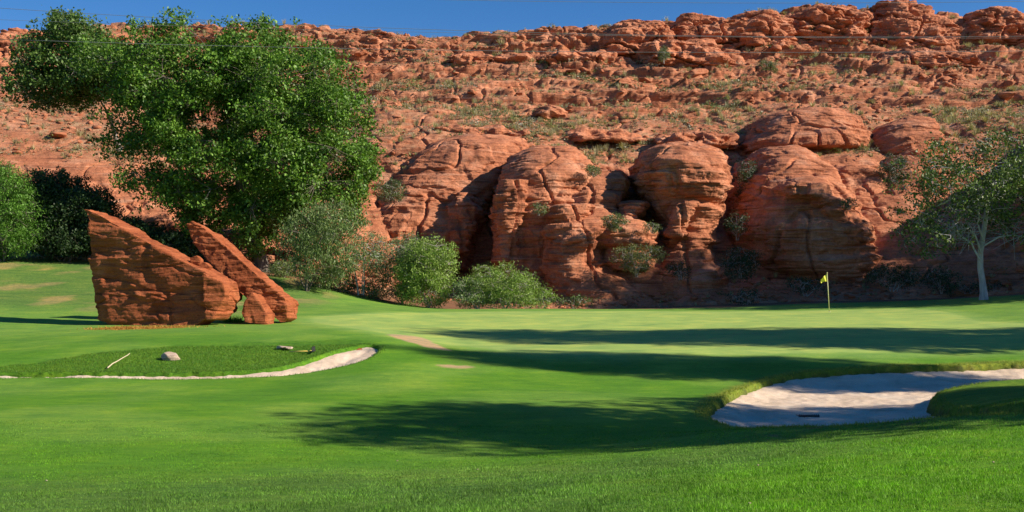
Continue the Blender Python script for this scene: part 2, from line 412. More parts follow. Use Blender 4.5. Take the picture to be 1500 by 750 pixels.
def dedge(x0, xs): return x0
def superring(cx, cy, hx, hy, z, n=28, e=2.6):
    t = np.linspace(0, 2*np.pi, n, endpoint=False)
    c, s = np.cos(t), np.sin(t)
    r = (np.abs(c)**e+np.abs(s)**e)**(-1/e)
    return np.stack([cx+hx*r*c, cy+hy*r*s, np.full(n, z)], -1)
def stack_bm(bm, rows, n=28, e=2.6):
    """rows: (photo row, x0, x1, front distance, back distance) from top to bottom -> closed loft"""
    prev = None; first = None
    for py, x0, x1, yf, yb in rows:
        a = W(x0, py, yf); b = W(x1, py, yf)
        ring = [bm.verts.new(tuple(q)) for q in superring((a[0]+b[0])/2, (yf+yb)/2, (b[0]-a[0])/2, (yb-yf)/2, a[2], n, e)]
        if prev:
            for i in range(n): bm.faces.new((prev[i], prev[(i+1) % n], ring[(i+1) % n], ring[i]))
        else: bm.faces.new(ring)
        prev = ring
    bm.faces.new(list(reversed(prev)))
def prism_bm(bm, outline, Y, off, taper=1.0):
    """outline: photo points at distance Y (seen face); extruded by off (vector)"""
    a = [bm.verts.new(tuple(W(px, py, Y+dy))) for px, py, dy in outline]
    c = sum((v.co for v in a), Vector())/len(a)
    b = [bm.verts.new(c+(v.co-c)*taper+Vector(off)) for v in a]
    bm.faces.new(a); bm.faces.new(list(reversed(b)))
    n = len(a)
    for i in range(n): bm.faces.new((a[(i+1) % n], a[i], b[i], b[(i+1) % n]))

def rockify(name, bm, mat, voxel, f=1.0, amp=1.0, seed=0, parent=None, smooth_it=4, origin=None, rough=0):
    bmesh.ops.recalc_face_normals(bm, faces=bm.faces)
    me = bpy.data.meshes.new(name+'_src'); bm.to_mesh(me); bm.free()
    o = bpy.data.objects.new('src', me); C.objects.link(o)
    r = o.modifiers.new('r', 'REMESH'); r.mode = 'VOXEL'; r.voxel_size = voxel
    sm = o.modifiers.new('s', 'SMOOTH'); sm.iterations = smooth_it; sm.factor = .5
    dg = bpy.context.evaluated_depsgraph_get(); ev = o.evaluated_get(dg)
    nm = bpy.data.meshes.new_from_object(ev); nm.name = name
    bpy.data.objects.remove(o); bpy.data.meshes.remove(me)
    n = len(nm.vertices); co = np.empty(n*3, np.float32); nm.vertices.foreach_get('co', co); co = co.reshape(-1, 3)
    no = np.empty(n*3, np.float32); nm.vertices.foreach_get('normal', no); no = no.reshape(-1, 3)
    d = rock_field(co, f, seed, rough)*amp
    nn = no.copy(); nn[:, 2] *= .35
    co = co+nn*d[:, None]
    og = np.array(origin if origin is not None else [co[:, 0].mean(), co[:, 1].mean(), co[:, 2].min()], dtype=np.float32)
    nm.vertices.foreach_set('co', (co-og).ravel()); nm.update()
    nm.polygons.foreach_set('use_smooth', np.zeros(len(nm.polygons), bool))
    nm.materials.clear()
    ob = obj(name, nm, mat, parent); ob.location = og
    return ob

# ---- the hillside: one long profile surface, base -> talus -> cliff -> bench -> slope -> ridge -> far side
XS = [-1700,-600,-150,0,60,150,300,450,540,620,700,750,850,900,960,1030,1090,1200,1300,1400,1500,1620,1760,1950,2400,3200]
def col(*v): return v
TY = {  # per level: photo row at each XS   (and distance)
'L0': ([372,372,374,374,376,380,398,425,440,455,460,462,462,462,462,462,462,460,458,452,446,440,436,436,436,436],
       [88,86,85,84,84,84,83,78,76,78,80,76,76,76,76,76,76,76,75,74,73,70,68,66,60,50]),
'L1': ([290,290,300,305,300,310,330,375,385,405,410,415,425,428,425,420,410,410,405,400,396,380,330,320,310,330],
       [92,90,88,87,87,87,86,80,83,87,92,90,82,80,80,82,84,83,80,79,78,74,71,69,62,52]),
'L2': ([220,215,220,225,232,240,270,300,270,258,240,235,238,240,240,245,258,235,242,245,240,200,70,60,60,60],
       [100,98,96,95,95,95,96,94,95,96,98,98,97,98,99,99,100,96,96,95,94,84,77,74,68,58]),
'L3': ([130,130,135,140,150,165,200,215,205,200,197,196,198,198,197,196,195,180,186,184,180,160,66,50,50,50],
       [116,114,112,110,109,108,107,104,101,101,102,104,105,106,107,108,108,105,105,105,104,100,92,88,80,70]),
'L4': ([90,90,92,100,105,115,130,135,132,131,130,130,130,130,130,130,130,128,128,128,127,120,62,40,40,40],
       [132,130,126,124,124,124,124,124,124,124,124,124,124,124,124,124,124,124,124,124,124,120,112,106,96,84]),
'L5': ([80,78,82,88,80,72,80,84,84,85,85,85,84,82,80,80,80,78,78,78,80,75,58,30,30,30],
       [145,142,136,134,135,137,140,142,142,142,142,142,142,142,140,140,140,140,140,140,140,136,126,118,108,96]),
}
SKX = [-1700,-600,-150,0,30,60,150,250,330,450,520,600,640,700,760,850,900,940,1000,1060,1120,1170,1200,1260,1290,1310,1340,1380,1420,1460,1500,1620,1760,1950,2400,3200]
SKY = [90,85,82,74,62,52,40,39,40,40,42,49,49,42,40,41,40,34,29,24,20,20,20,22,24,24,24,24,26,28,30,30,50,20,20,20]
xpx = np.concatenate([np.linspace(-1700, -160, 110), np.linspace(-157, 1660, 1290), np.linspace(1664, 3200, 130)])
lev_n = [(0,1,70),(1,2,190),(2,3,70),(3,4,110),(4,5,80),(5,6,90),(6,7,12),(7,8,20)]
def sm(a, k=9):
    w = np.hanning(k+2)[1:-1]; w /= w.sum(); return np.convolve(np.pad(a, k//2, mode='edge'), w, 'valid')
lv = []
for L in ('L0','L1','L2','L3','L4','L5'):
    r, d = TY[L]; py = sm(np.interp(xpx, XS, r), 61)[:len(xpx)]; Yd = sm(np.interp(xpx, XS, d), 61)[:len(xpx)]
    lv.append((Yd, ZC-(py-HZ)*Yd/F))
Yr = np.interp(xpx, [-1700,-150,0,150,1500,1620,1760,1950,2400,3200], [158,150,146,150,151,146,134,126,114,102])
pr = sm(np.interp(xpx, SKX, SKY), 7)[:len(xpx)]
lv.append((Yr, ZC-(pr-HZ)*Yr/F))
lv.append((Yr+14, lv[-1][1]-2.5)); lv.append((Yr+80, lv[-2][1]*0-10))
rowsY, rowsZ = [], []
for a, b, n in lev_n:
    for t in np.linspace(0, 1, n, endpoint=(b == 8)):
        rowsY.append(lv[a][0]*(1-t)+lv[b][0]*t); rowsZ.append(lv[a][1]*(1-t)+lv[b][1]*t)
HY = np.array(rowsY); HZz = np.array(rowsZ)
# soften the breaks of slope
for _ in range(10):
    HY[1:-1] = .25*HY[:-2]+.5*HY[1:-1]+.25*HY[2:]; HZz[1:-1] = .25*HZz[:-2]+.5*HZz[1:-1]+.25*HZz[2:]
HX = (xpx[None]-CX)/F*HY
P = np.stack([HX, HY, HZz], -1)
du = np.gradient(P, axis=1); dv = np.gradient(P, axis=0)
nrm = np.cross(du, dv); nrm /= np.linalg.norm(nrm, axis=-1, keepdims=True)+1e-9
nrm = np.where(nrm[..., 1:2] > 0.3, -nrm, nrm) if nrm[..., 2].mean() < 0 else nrm
n0 = nrm.reshape(-1, 3); Pf = P.reshape(-1, 3)
ri = np.repeat(np.arange(P.shape[0]), P.shape[1]); ci = np.tile(np.arange(P.shape[1]), P.shape[0])
pxr = xpx[ci]
steep = 1-np.clip(n0[:, 2], 0, 1)
d = rock_field(Pf, 1.0, 0)
# broad gullies and ribs, then ledgy steps on the open slope
up = smooth01(330, 420, ri)*1.0
big = 1.6*fbm(Pf[:, 0]*.07, Pf[:, 1]*.05, Pf[:, 2]*.08, 4, 55)
ledge = fbm(Pf[:, 0]*.035, Pf[:, 1]*.16, Pf[:, 2]*.38, 5, 66)
ledge2 = fbm(Pf[:, 0]*.16, Pf[:, 1]*.3, Pf[:, 2]*1.1, 4, 67)
fade = smooth01(0, 25, ri)*(1-.8*smooth01(610, 622, ri))
leftsm = 1-.55*smooth01(260, 120, pxr)*smooth01(420, 360, ri)                         # smooth orange flank at far left
crag = smooth01(455, 500, ri)*smooth01(900, 1050, pxr)
dd = (crag*(1.3*fbm(Pf[:, 0]*.16, Pf[:, 1]*.16, Pf[:, 2]*.35, 5, 58)+.8*smooth01(0, .08, fbm(Pf[:, 0]*.05, Pf[:, 1]*.08, Pf[:, 2]*.45, 3, 59))-.4) + d*(1.0+.25*up) + big*.8 + up*(1.8*smooth01(-.02, .07, ledge)+.9*smooth01(0, .10, ledge2)-1.3))*fade*leftsm
disp = n0.copy(); disp[:, 2] *= .45
Q = Pf + disp*dd[:, None]
Q3 = Q.reshape(P.shape)
# real normals afterwards decide where soil and plants settle
du = np.gradient(Q3, axis=1); dv = np.gradient(Q3, axis=0); n2 = np.cross(du, dv); n2 /= np.linalg.norm(n2, axis=-1, keepdims=True)+1e-9
n2 *= np.sign(n2[..., 2:3]+1e-6)
flat = n2[..., 2].ravel()
soil = smooth01(.55, .9, flat)*smooth01(250, 285, ri)*(.35+.65*smooth01(-.2, .2, fbm(Q[:, 0]*.12, Q[:, 1]*.12, 0, 4, 91)))
soil = np.maximum(soil, smooth01(60, 20, ri)*.8)
keep_rows = P.shape[0]
me = mesh_from('hills', Q, grid_faces(*P.shape[:2]), None, False, {'soil': soil})
hill = obj('hills', me, M['cliff']); tag(hill, kind='structure')

# ---- sandstone buttresses standing out of the cliff, each its own rock
def outcrop(name, stacks, label, cat, voxel=.12, f=.9, amp=.72, seed=0, mat='buttress', e=2.6, group=None, rough=.30):
    bm = bmesh.new()
    for s_ in stacks: stack_bm(bm, s_, e=e)
    o = rockify(name, bm, M[mat], voxel, f, amp, seed, rough=rough)
    return tag(o, label, cat, group)

outcrop('sandstone_pillar', [
  [(207,975,1040,87,94),(214,952,1066,85.5,95),(230,945,1080,83.5,96),(252,945,1084,82.6,96),(268,950,1082,82.4,96),(278,956,1080,82.6,96),(294,963,1075,83.7,96),(318,972,1064,83.6,96),(340,977,1056,83.6,95),(362,974,1052,83.2,95),(385,966,1058,82,95),(410,955,1075,80.5,94),(462,945,1095,79.5,93)],
  [(296,992,1022,82.6,86),(318,985,1012,82,86),(345,982,1008,82,86)]],
  'tall bulging sandstone pillar with an overhanging head, in the middle of the cliff', 'rock formation', seed=3)
outcrop('sandstone_buttress', [
  [(213,775,838,92,100),(222,752,860,90,100),(240,738,880,87.5,100),(262,728,886,86,100),(285,724,880,85,100),(310,722,868,84.5,100),(345,722,850,84.5,98),(380,722,840,84,96),(410,728,840,83,96),(455,738,850,81.5,95)],
  [(262,728,775,84.6,90),(300,722,770,83.5,90),(350,722,765,83.5,90),(385,722,765,83.8,90)],
  [(300,805,870,82.5,90),(330,800,868,81.5,90),(360,800,862,81.8,90),(400,790,850,82,90)]],
  'rounded sandstone buttress with a sheer left face beside the darkest cleft of the cliff', 'rock formation', seed=11)
outcrop('sandstone_block', [
  [(252,858,915,89,97),(262,838,926,87,97),(280,832,925,85.5,97),(300,828,908,84.4,96),(318,812,925,82.8,96),(335,800,905,80.6,95),(352,800,900,80,95),(372,796,890,80.4,94),(395,790,905,80.2,93),(425,800,960,79,92),(462,800,1000,77.5,90)],
  [(322,890,945,83,92),(330,872,962,81.5,92),(340,868,970,80.6,92),(356,872,966,80.2,92),(368,880,955,81.2,92),(395,875,960,81,92)],
  [(296,915,948,84,92),(330,900,930,83,92)]],
  'low broken sandstone block with flat ledges, left of the overhanging pillar', 'rock formation', seed=23)
outcrop('sandstone_nose', [
  [(213,1130,1185,92.5,102),(222,1116,1212,90,102),(245,1112,1245,87.5,102),(270,1106,1268,85,102),(300,1100,1290,83.2,102),(335,1097,1308,81.6,100),(365,1104,1314,81,98),(392,1130,1318,81.2,97),(412,1160,1320,82,96),(430,1175,1320,82.5,95)],
  [(258,1160,1215,84.5,90),(270,1150,1235,82.2,90),(284,1155,1232,81.8,90),(292,1190,1240,82,90),(312,1205,1250,81.5,90),(322,1215,1240,82,90)],
  [(242,1215,1310,93.5,105),(275,1215,1325,91,105),(320,1220,1330,88,105)]],
  'huge bulbous sandstone nose behind the yellow flag, undercut at its foot', 'rock formation', seed=31)
outcrop('sandstone_shelf', [
  [(158,1150,1240,103,114),(166,1128,1275,101,114),(180,1118,1290,99,113),(200,1112,1296,97.5,112),(212,1112,1296,97.2,112),(222,1120,1285,99.5,112),(240,1130,1285,100,110)]],
  'long layered sandstone shelf directly above the undercut nose', 'rock formation', seed=41)
outcrop('sandstone_dome', [
  [(197,650,770,99,109),(206,625,785,96.5,109),(222,596,778,95,108),(245,572,760,93.5,107),(270,552,738,92,106),(300,536,715,90.5,105),(330,524,702,89,104),(360,518,694,88,103),(395,514,688,87,101)],
  [(280,655,700,90,99),(300,650,700,89,99),(330,648,696,88.5,99),(370,648,690,88,99)]],
  'smooth sloping sandstone shoulder between the big cottonwood and the dark cleft', 'rock formation', seed=53, amp=.7)
outcrop('sandstone_ledges', [
  [(172,1320,1370,101,108),(180,1302,1388,99,108),(200,1298,1395,97,107),(222,1300,1400,96,106),(245,1310,1410,95,105)],
  [(225,1300,1500,94,104),(300,1290,1560,88,100),(350,1300,1600,84,98),(455,1300,1600,79,95)]],
  'dark stepped sandstone wall behind the pale trunked tree at right', 'rock formation', seed=61)
outcrop('sandstone_dome', [
  [(160,-120,60,118,130),(180,-140,130,112,130),(210,-140,190,106,126),(240,-120,230,101,122),(280,-100,280,96,118),(330,-100,320,92,112)]],
  'smooth orange sandstone flank pitted with small holes, at the left edge', 'rock formation', seed=71, amp=.55, voxel=.16)
# outcrops along the skyline
ridge = [
 ([(8,1195,1250,146,156),(14,1175,1268,143,156),(30,1170,1275,141,156),(48,1172,1272,140.5,154),(64,1165,1280,141,154)], 'square sandstone outcrop on the skyline left of the highest knob'),
 ([(-1,1318,1332,148,152),(3,1304,1345,146,154),(14,1298,1362,144,156),(30,1295,1400,142,156),(50,1290,1425,140,154),(72,1285,1435,139.5,152)], 'highest sandstone knob on the skyline'),
 ([(12,1452,1478,144,154),(18,1438,1498,142,156),(34,1432,1530,140,156),(52,1440,1550,139,154),(66,1450,1560,140,152)], 'dark rounded sandstone outcrop on the skyline in the top right corner'),
 ([(28,925,960,140,150),(34,905,975,137,150),(50,893,990,135,149),(72,890,985,134,147),(80,895,960,134.5,146)], 'jutting sandstone outcrop near the ridge with a deep shadow beneath'),
 ([(58,975,1030,134,144),(64,955,1050,131,144),(78,950,1065,129.5,142),(98,955,1060,130,141)], 'rounded sandstone outcrop just right of the jutting one below the ridge'),
 ([(78,805,900,134,144),(84,795,930,132,144),(98,795,960,131,142),(108,805,960,131,140)], 'long low sandstone ledge in shade below the ridge'),
 ([(76,672,700,135,141),(80,662,716,133.5,141),(92,660,722,133,140),(100,664,720,133,139)], 'small orange sandstone outcrop alone high on the hillside'),
 ([(80,735,760,135,141),(84,728,770,133.5,141),(98,728,772,133,140)], 'small blocky sandstone outcrop right of the lone orange one'),
 ([(158,800,815,112,117),(166,792,828,110.5,117),(184,786,834,110,116)], 'angular sandstone boulder with a cave like shadow in the middle of the slope'),
 ([(20,1095,1130,142,152),(26,1075,1155,140,152),(44,1068,1165,138.5,150),(66,1072,1160,138,148)], 'weathered sandstone outcrop on the ridge left of the square one'),
 ([(24,1010,1050,142,152),(30,1000,1070,140,152),(50,1000,1075,138.5,150),(60,1005,1075,138.5,148)], 'broken sandstone outcrop on the skyline above the rounded one'),
 ([(44,0,60,138,150),(56,-20,95,134,150),(80,-30,110,130,146),(110,-30,100,126,140)], 'dark sandstone crag on the ridge at the left edge'),
 ([(72,1330,1420,132,140),(80,1310,1440,130,140),(96,1315,1440,129.5,138)], 'wide low sandstone ledge under the highest knob'),
 ([(190,845,900,105,112),(194,830,930,103.2,112),(206,815,950,102,112)], 'thin sandstone ledge above the low broken block'),
 ([(186,630,700,105,112),(190,615,760,103.4,112),(200,612,780,102.4,112)], 'thin sandstone ledge above the sloping dome'),
 ([(192,1010,1060,103,110),(198,965,1078,101,110),(212,960,1085,100,109)], 'flat sandstone cap rock behind the top of the overhanging pillar'),
]
for k, (st, lb) in enumerate(ridge):
    st = [(a_, b_-8, c_+8, d_+(1.1 if a_ < 110 else 0), e_+2) for a_, b_, c_, d_, e_ in st]
    outcrop('rock_outcrop', [st], lb, 'rock outcrop', voxel=.15, f=.8, amp=1.0, seed=100+k*7, e=3.6, rough=1.1)

# ---- loose boulders
def ico(sub=2):
    bm = bmesh.new(); bmesh.ops.create_icosphere(bm, subdivisions=sub, radius=1)
    V = np.array([v.co[:] for v in bm.verts]); Fc = np.array([[v.index for v in f.verts] for f in bm.faces]); bm.free(); return V, Fc
def blocky(V, seed, cuts=9):
    r = np.random.default_rng(seed); V = V.copy()
    for _ in range(cuts):
        n = r.normal(size=3); n /= np.linalg.norm(n); dcut = r.uniform(.45, .8)
        h = V@n; V -= np.outer(np.maximum(h-dcut, 0), n)
    V += .05*np.stack([noise(V[:,0]*2.5+seed, V[:,1]*2.5, V[:,2]*2.5, k) for k in range(3)], -1)
    return V
I3, F3 = ico(4); I1, F1 = ico(2)
bould = [mesh_from('boulder', blocky(I3, s_)*np.array([1, .85, .62]), F3, None, False) for s_ in range(6)]
for b in bould: b.materials.append(M['boulder'])
hn = n2.reshape(-1, 3)
def hill_pick(n, weight, r):
    w = weight/weight.sum(); idx = np.searchsorted(np.cumsum(w), r.random(n)); return idx
vis = (pxr > -60) & (pxr < 1580)
areaw = np.linalg.norm(np.cross(du, dv), axis=-1).ravel()
slope_w = areaw*vis*smooth01(250, 300, ri)*smooth01(612, 600, ri)
talus_w = areaw*vis*(ri < 70)*(pxr > 430)
r2 = np.random.default_rng(21)
clus = .15+smooth01(.0, .35, fbm(Q[:, 0]*.09, Q[:, 1]*.09, 2, 3, 95))
idx = np.r_[hill_pick(230, slope_w*clus, r2), hill_pick(60, talus_w, r2)]
KB = ['angular orange sandstone boulder', 'flat topped red sandstone boulder', 'low weathered sandstone boulder', 'broken slab like sandstone boulder', 'squat pale sandstone boulder', 'sharp edged sandstone boulder']
for k, i in enumerate(idx):
    v = k % 6; tal = k >= 230
    o = bpy.data.objects.new('boulder', bould[v]); C.objects.link(o)
    o.location = Q[i]; s_ = (.35+.9*r2.random()**2.2)*(.6 if tal else 1.0)
    o.scale = (s_*r2.uniform(.8, 1.6), s_, s_*r2.uniform(.6, 1)); o.rotation_euler = (r2.uniform(-.2, .2), r2.uniform(-.2, .2), r2.uniform(0, 6.3))
    tag(o, KB[v]+(' lying in the shade at the foot of the cliff' if tal else ' scattered on the open hillside'), 'boulder', ('boulders at the cliff foot, ' if tal else 'boulders on the hillside, ')+KB[v])

def scatter(name, templ, idx, size, r, mat, kind_label, cols=None, tilt=.2, flatten=(.5, 1.), sink=0):
    Vs, Fs, Cs = [], [], []; off = 0
    for i, s_ in zip(idx, size):
        T, Fc, tc = templ[r.integers(len(templ))]
        a = r.uniform(0, 6.283); ca, sa = math.cos(a), math.sin(a)
        sc = s_*np.array([r.uniform(.8, 1.3), r.uniform(.8, 1.3), r.uniform(*flatten)])
        V = T*sc; V = np.c_[V[:, 0]*ca-V[:, 1]*sa, V[:, 0]*sa+V[:, 1]*ca, V[:, 2]]
        Vs.append(V+Q[i]+np.array([0, 0, sink*s_])); Fs.append(Fc+off); off += len(V)
        if tc is not None: Cs.append(tc*r.uniform(.75, 1.2))
    o = obj(name, mesh_from(name, np.concatenate(Vs), np.concatenate(Fs), np.concatenate(Cs) if Cs else None), mat)
    tag(o, kind_label[0], kind_label[1], kind='stuff')
rt = [(blocky(I1, 50+s_, 7)*np.array([1, .85, .6]), F1, None) for s_ in range(8)]
idx = hill_pick(9000, slope_w*(clus+.1), r2)
scatter('rubble', rt, idx, .10+.38*r2.random(9000)**3, r2, M['boulder'], ('small broken red rock strewn over the hillside', 'rubble'))
idx = hill_pick(1500, talus_w, r2)
scatter('rubble', rt, idx, .08+.3*r2.random(1500)**2, r2, M['boulder'], ('small broken red rock heaped along the foot of the cliff', 'rubble'))

# ------------------------------------------------------------------ plants
def leaves(Pc, size, r, droop=.3, aspect=.55):
    """Pc (n,3) leaf centres, size (n,) -> quads"""
    n = len(Pc)
    d = r.normal(size=(n, 3)); d[:, 2] -= droop; d /= np.linalg.norm(d, axis=1)[:, None]
    q = r.normal(size=(n, 3)); w = np.cross(d, q); w /= np.linalg.norm(w, axis=1)[:, None]+1e-9
    L = (size/2)[:, None]
    V = np.stack([Pc-d*L, Pc+w*L*aspect, Pc+d*L, Pc-w*L*aspect], 1).reshape(-1, 3)
    return V, np.arange(4*n).reshape(-1, 4)
def leafcol(n, cA, cB, r, per=1):
    t = r.random((n, 1)); c = np.array(cA)*(1-t)+np.array(cB)*t
    return c*r.uniform(.75, 1.25, (n, 1))
def tube(path, radii, n=8):
    path = np.array(path, float); k = len(path); V = []; Fs = []
    T = np.gradient(path, axis=0); T /= np.linalg.norm(T, axis=1)[:, None]+1e-9
    ref = np.array([1., .13, 0]) if abs(T[0, 0]) < .8 else np.array([0, 1., .1])
    for i in range(k):
        a = np.cross(T[i], ref); a /= np.linalg.norm(a)+1e-9; b = np.cross(T[i], a)
        th = np.linspace(0, 2*np.pi, n, endpoint=False)
        V.append(path[i]+radii[i]*(np.cos(th)[:, None]*a+np.sin(th)[:, None]*b))
    for i in range(k-1):
        for j in range(n): Fs.append([i*n+j, i*n+(j+1) % n, (i+1)*n+(j+1) % n, (i+1)*n+j])
    return np.concatenate(V), np.array(Fs)
class Tubes:
    def __init__(s): s.V = []; s.F = []; s.o = 0
    def add(s, path, radii, n=8):
        V, Fc = tube(path, radii, n); s.V.append(V); s.F.append(Fc+s.o); s.o += len(V)
    def mesh(s, name, org): return mesh_from(name, np.concatenate(s.V)-org, np.concatenate(s.F), None, True)
def limb(a, b, r, sag=.12, n=9, wig=.06):
    a = np.array(a, float); b = np.array(b, float); t = np.linspace(0, 1, n)[:, None]; L = np.linalg.norm(b-a)
    p = a+(b-a)*t; p[:, 2:] += np.sin(t*np.pi)*sag*L
    w = np.cumsum(r.normal(size=(n, 3)), 0)*wig*L/n**.5*.6; w -= w[0]; w *= np.sin(t*np.pi)**.7
    return p+w

def clump_points(outline, Y, thick, spacing, r, holes=(), edge=.6):
    """clump centres filling a crown: outline traced at distance Y, depth rounded like a crown"""
    O = np.array([W(px, py, Y)[[0, 2]] for px, py in outline])
    H = [np.array([W(px, py, Y)[[0, 2]] for px, py in h]) for h in holes]
    x0, z0 = O.min(0); x1, z1 = O.max(0); out_ = []
    xs = r.uniform(x0, x1, 5000); zs = r.uniform(z0, z1, 5000); D = sdist(O, xs, zs)
    ok = D > edge*.75
    for h in H: ok &= sdist(h, xs, zs) < -edge*.5
    xs, zs, D = xs[ok], zs[ok], D[ok]
    half = thick*np.sqrt(np.clip(1-(1-np.minimum(D/thick, 1))**2, 0, 1))
    cand = np.stack([xs, Y+r.uniform(-1, 1, len(xs))*half*.9, zs], 1); kept = np.zeros((0, 3))
    for q, d_ in zip(cand, D):
        if len(kept) == 0 or ((kept-q)**2).sum(1).min() > (spacing*r.uniform(.8, 1.1))**2:
            kept = np.vstack([kept, q]); out_.append((q, min(d_, spacing*1.05)*r.uniform(.75, 1.15)))
    return out_

def plant(name, base, clumps, label, cat, cA, cB, leaf=.15, dens=1.0, trunk_r=.3, fork=None, bark='bark', stems=1, seed=0, group=None,
          droop=.3, aspect=.6, twig=.32, lpt=26, trunk_name='trunk', crown_name='crown', trunk_path=None, bare=0.0, squash=.8, void=None):
    r = np.random.default_rng(seed); base = np.array(base, float)
    root = empty(name, tuple(base)); tag(root, label, cat, group)
    T = Tubes(); cs = np.array([c for c, _ in clumps])
    top = cs.mean(0)
    if stems == 1:
        fk = np.array(fork if fork is not None else base*.55+top*.45, float)
        tp = limb(base-[0, 0, .25], fk, r, 0, 10, .05) if trunk_path is None else np.array(trunk_path, float)
        k = len(tp); rr = trunk_r*np.linspace(1.0, .62, k); rr[0] *= 1.5; rr[1] *= 1.15
        T.add(tp, rr, 12)
        forks = [tp[int(k*.6)], tp[int(k*.8)], tp[-1]]
    else:
        forks = []
        for s_ in range(stems):
            b = base+np.array([r.normal()*.18*trunk_r*10, r.normal()*.1*trunk_r*10, -.1]); c = cs[r.integers(len(cs))]
            e_ = b+(c-b)*.5; e_[2] = b[2]+abs(c[2]-b[2])*.7
            tp = limb(b, e_, r, 0, 7, .05); T.add(tp, trunk_r*np.linspace(.8, .35, 7)*r.uniform(.6, 1.1), 6); forks.append(tp[-1])
    LP = []
    # main limbs to far clumps, secondary limbs hang off the nearest limb point
    nodes_ = [np.array(f) for f in forks]; nr = [trunk_r*.55]*len(nodes_)
    order = np.argsort([np.linalg.norm(c-top*.5-base*.5) for c in cs])
    for q in order:
        c = cs[q]; ds = [np.linalg.norm(c-n_)+(1.2 if n_[2] > c[2]+.8 else 0) for n_ in nodes_]; j = int(np.argmin(ds)); L = ds[j]
        r0 = min(nr[j]*.8, .02+.028*L+trunk_r*.08)
        pth = limb(nodes_[j], c, r, .08, 8, .10)
        T.add(pth, np.linspace(r0, max(r0*.35, .012), 8), 6)
        nodes_ += [pth[4], pth[-1]]; nr += [r0*.75, r0*.5]
    for c, rad in clumps:
        nt_ = max(4, int(dens*34*rad**2/(twig**2)*.10))
        dirs = r.normal(size=(nt_, 3)); dirs /= np.linalg.norm(dirs, axis=1)[:, None]
        rr = rad*r.uniform(.35, 1.0, nt_)**.6*r.uniform(.75, 1.25)
        tw = c+dirs*rr[:, None]*np.array([1.1, 1.1, squash])
        if void is not None: tw = tw[noise(tw[:, 0]*void[0], tw[:, 1]*void[0], tw[:, 2]*void[0]*1.2, seed)+.4*noise(tw[:, 0]*void[0]*2.7, tw[:, 1]*void[0]*2.7, tw[:, 2]*void[0]*2.7, seed+1) > void[1]+.12*r.normal(size=len(tw))]
        for q in tw[:max(2, len(tw)//4)]:
            T.add([c, (c+q)/2+r.normal(size=3)*.06, q], [.018, .012, .006], 4)
        if len(tw) == 0: continue
        k = int(lpt*r.uniform(.7, 1.3))
        pt = tw[:, None, :]+r.normal(size=(len(tw), k, 3))*twig*np.array([.62, .62, .45])
        shade = r.uniform(.62, 1.35, (len(tw), 1)).repeat(k, 1).ravel()
        LP.append((pt.reshape(-1, 3), shade))
    PP = np.concatenate([a for a, _ in LP]); sh = np.concatenate([b for _, b in LP])
    if bare: k_ = r.random(len(PP)) > bare; PP, sh = PP[k_], sh[k_]
    V, Fc = leaves(PP, leaf*r.uniform(.6, 1.25, len(PP)), r, droop, aspect)
    cl = (leafcol(len(PP), cA, cB, r)*sh[:, None]).repeat(4, 0)
    obj(crown_name, mesh_from(crown_name, V-base, Fc, cl), M['leaf'], root)
    obj(trunk_name, T.mesh(trunk_name, base), M[bark], root)
    return root
def gz(px, Y): return float(ground_h(np.array([(px-CX)/F*Y]), np.array([Y]))[0])
def gpt(px, Y): return np.array([(px-CX)/F*Y, Y, gz(px, Y)])

COT = ((.045, .115, .012), (.150, .270, .032))
OLI = ((.048, .105, .018), (.130, .210, .045))
# the big cottonwood
Yc = 77.0
out_c = [(142,130),(132,90),(165,50),(205,28),(270,20),(330,36),(385,26),(425,32),(475,50),(515,78),(540,112),(545,150),(550,190),(560,230),(556,268),(540,305),(515,338),(475,355),(430,352),(405,378),(350,392),(305,372),(265,338),(230,318),(200,295),(172,268),(128,245),(140,205),(155,175)]
holes_c = [[(205,170),(232,170),(228,205),(210,200)], [(150,160),(172,150),(180,178),(158,185)], [(215,118),(226,118),(224,128),(216,128)]]
r_ = np.random.default_rng(5)
cl = clump_points(out_c, Yc, 5.4, 2.0, r_, holes_c, .75)
b_ = W(384, 398, 79)
trk = [b_-[0,0,.3], W(383,385,78.8), W(378,365,78.5), W(366,335,78), W(358,300,77.6), W(352,262,77.3), W(366,228,77), W(395,205,77)]
plant('cottonwood_tree', b_, cl, 'huge spreading green cottonwood towering behind the leaning red slabs', 'tree', *COT, leaf=.23, dens=1.5, trunk_r=.45, void=(.38, .11), seed=8, trunk_path=trk, twig=.42, lpt=24, bark='bark')
# its lower right side: grey green hanging foliage of a smaller tree
cl = clump_points([(410,335),(440,305),(485,290),(528,300),(542,325),(525,348),(535,375),(515,390),(502,418),(470,422),(430,414),(405,402),(412,360)], 67.5, 2.2, .95, np.random.default_rng(6), edge=.15)
plant('desert_willow', gpt(452, 67), cl, 'greyish drooping willow under the right side of the big cottonwood', 'tree', (.08,.13,.035), (.17,.23,.075), leaf=.20, dens=1.0, trunk_r=.07, stems=6, void=(.9, -.08), seed=9, droop=1.6, aspect=.3, twig=.38, lpt=24, bark='bark')
# olive tree behind, top left
cl = clump_points([(20,75),(58,48),(60,20),(100,14),(140,15),(148,38),(170,60),(215,62),(265,85),(255,140),(205,165),(165,150),(130,160),(85,160),(60,168),(18,158),(22,120)], 84, 3.4, 1.25, np.random.default_rng(16), [[(75,78),(98,75),(100,110),(80,108)], [(132,110),(146,112),(146,130),(134,130)]], .5)
plant('desert_tree', W(175, 215, 89), cl, 'sparser olive green tree rising behind the left side of the big cottonwood', 'tree', *OLI, leaf=.26, dens=1.3, trunk_r=.2, void=(.6, -.14), seed=19, twig=.42, lpt=18, bark='deadwood')
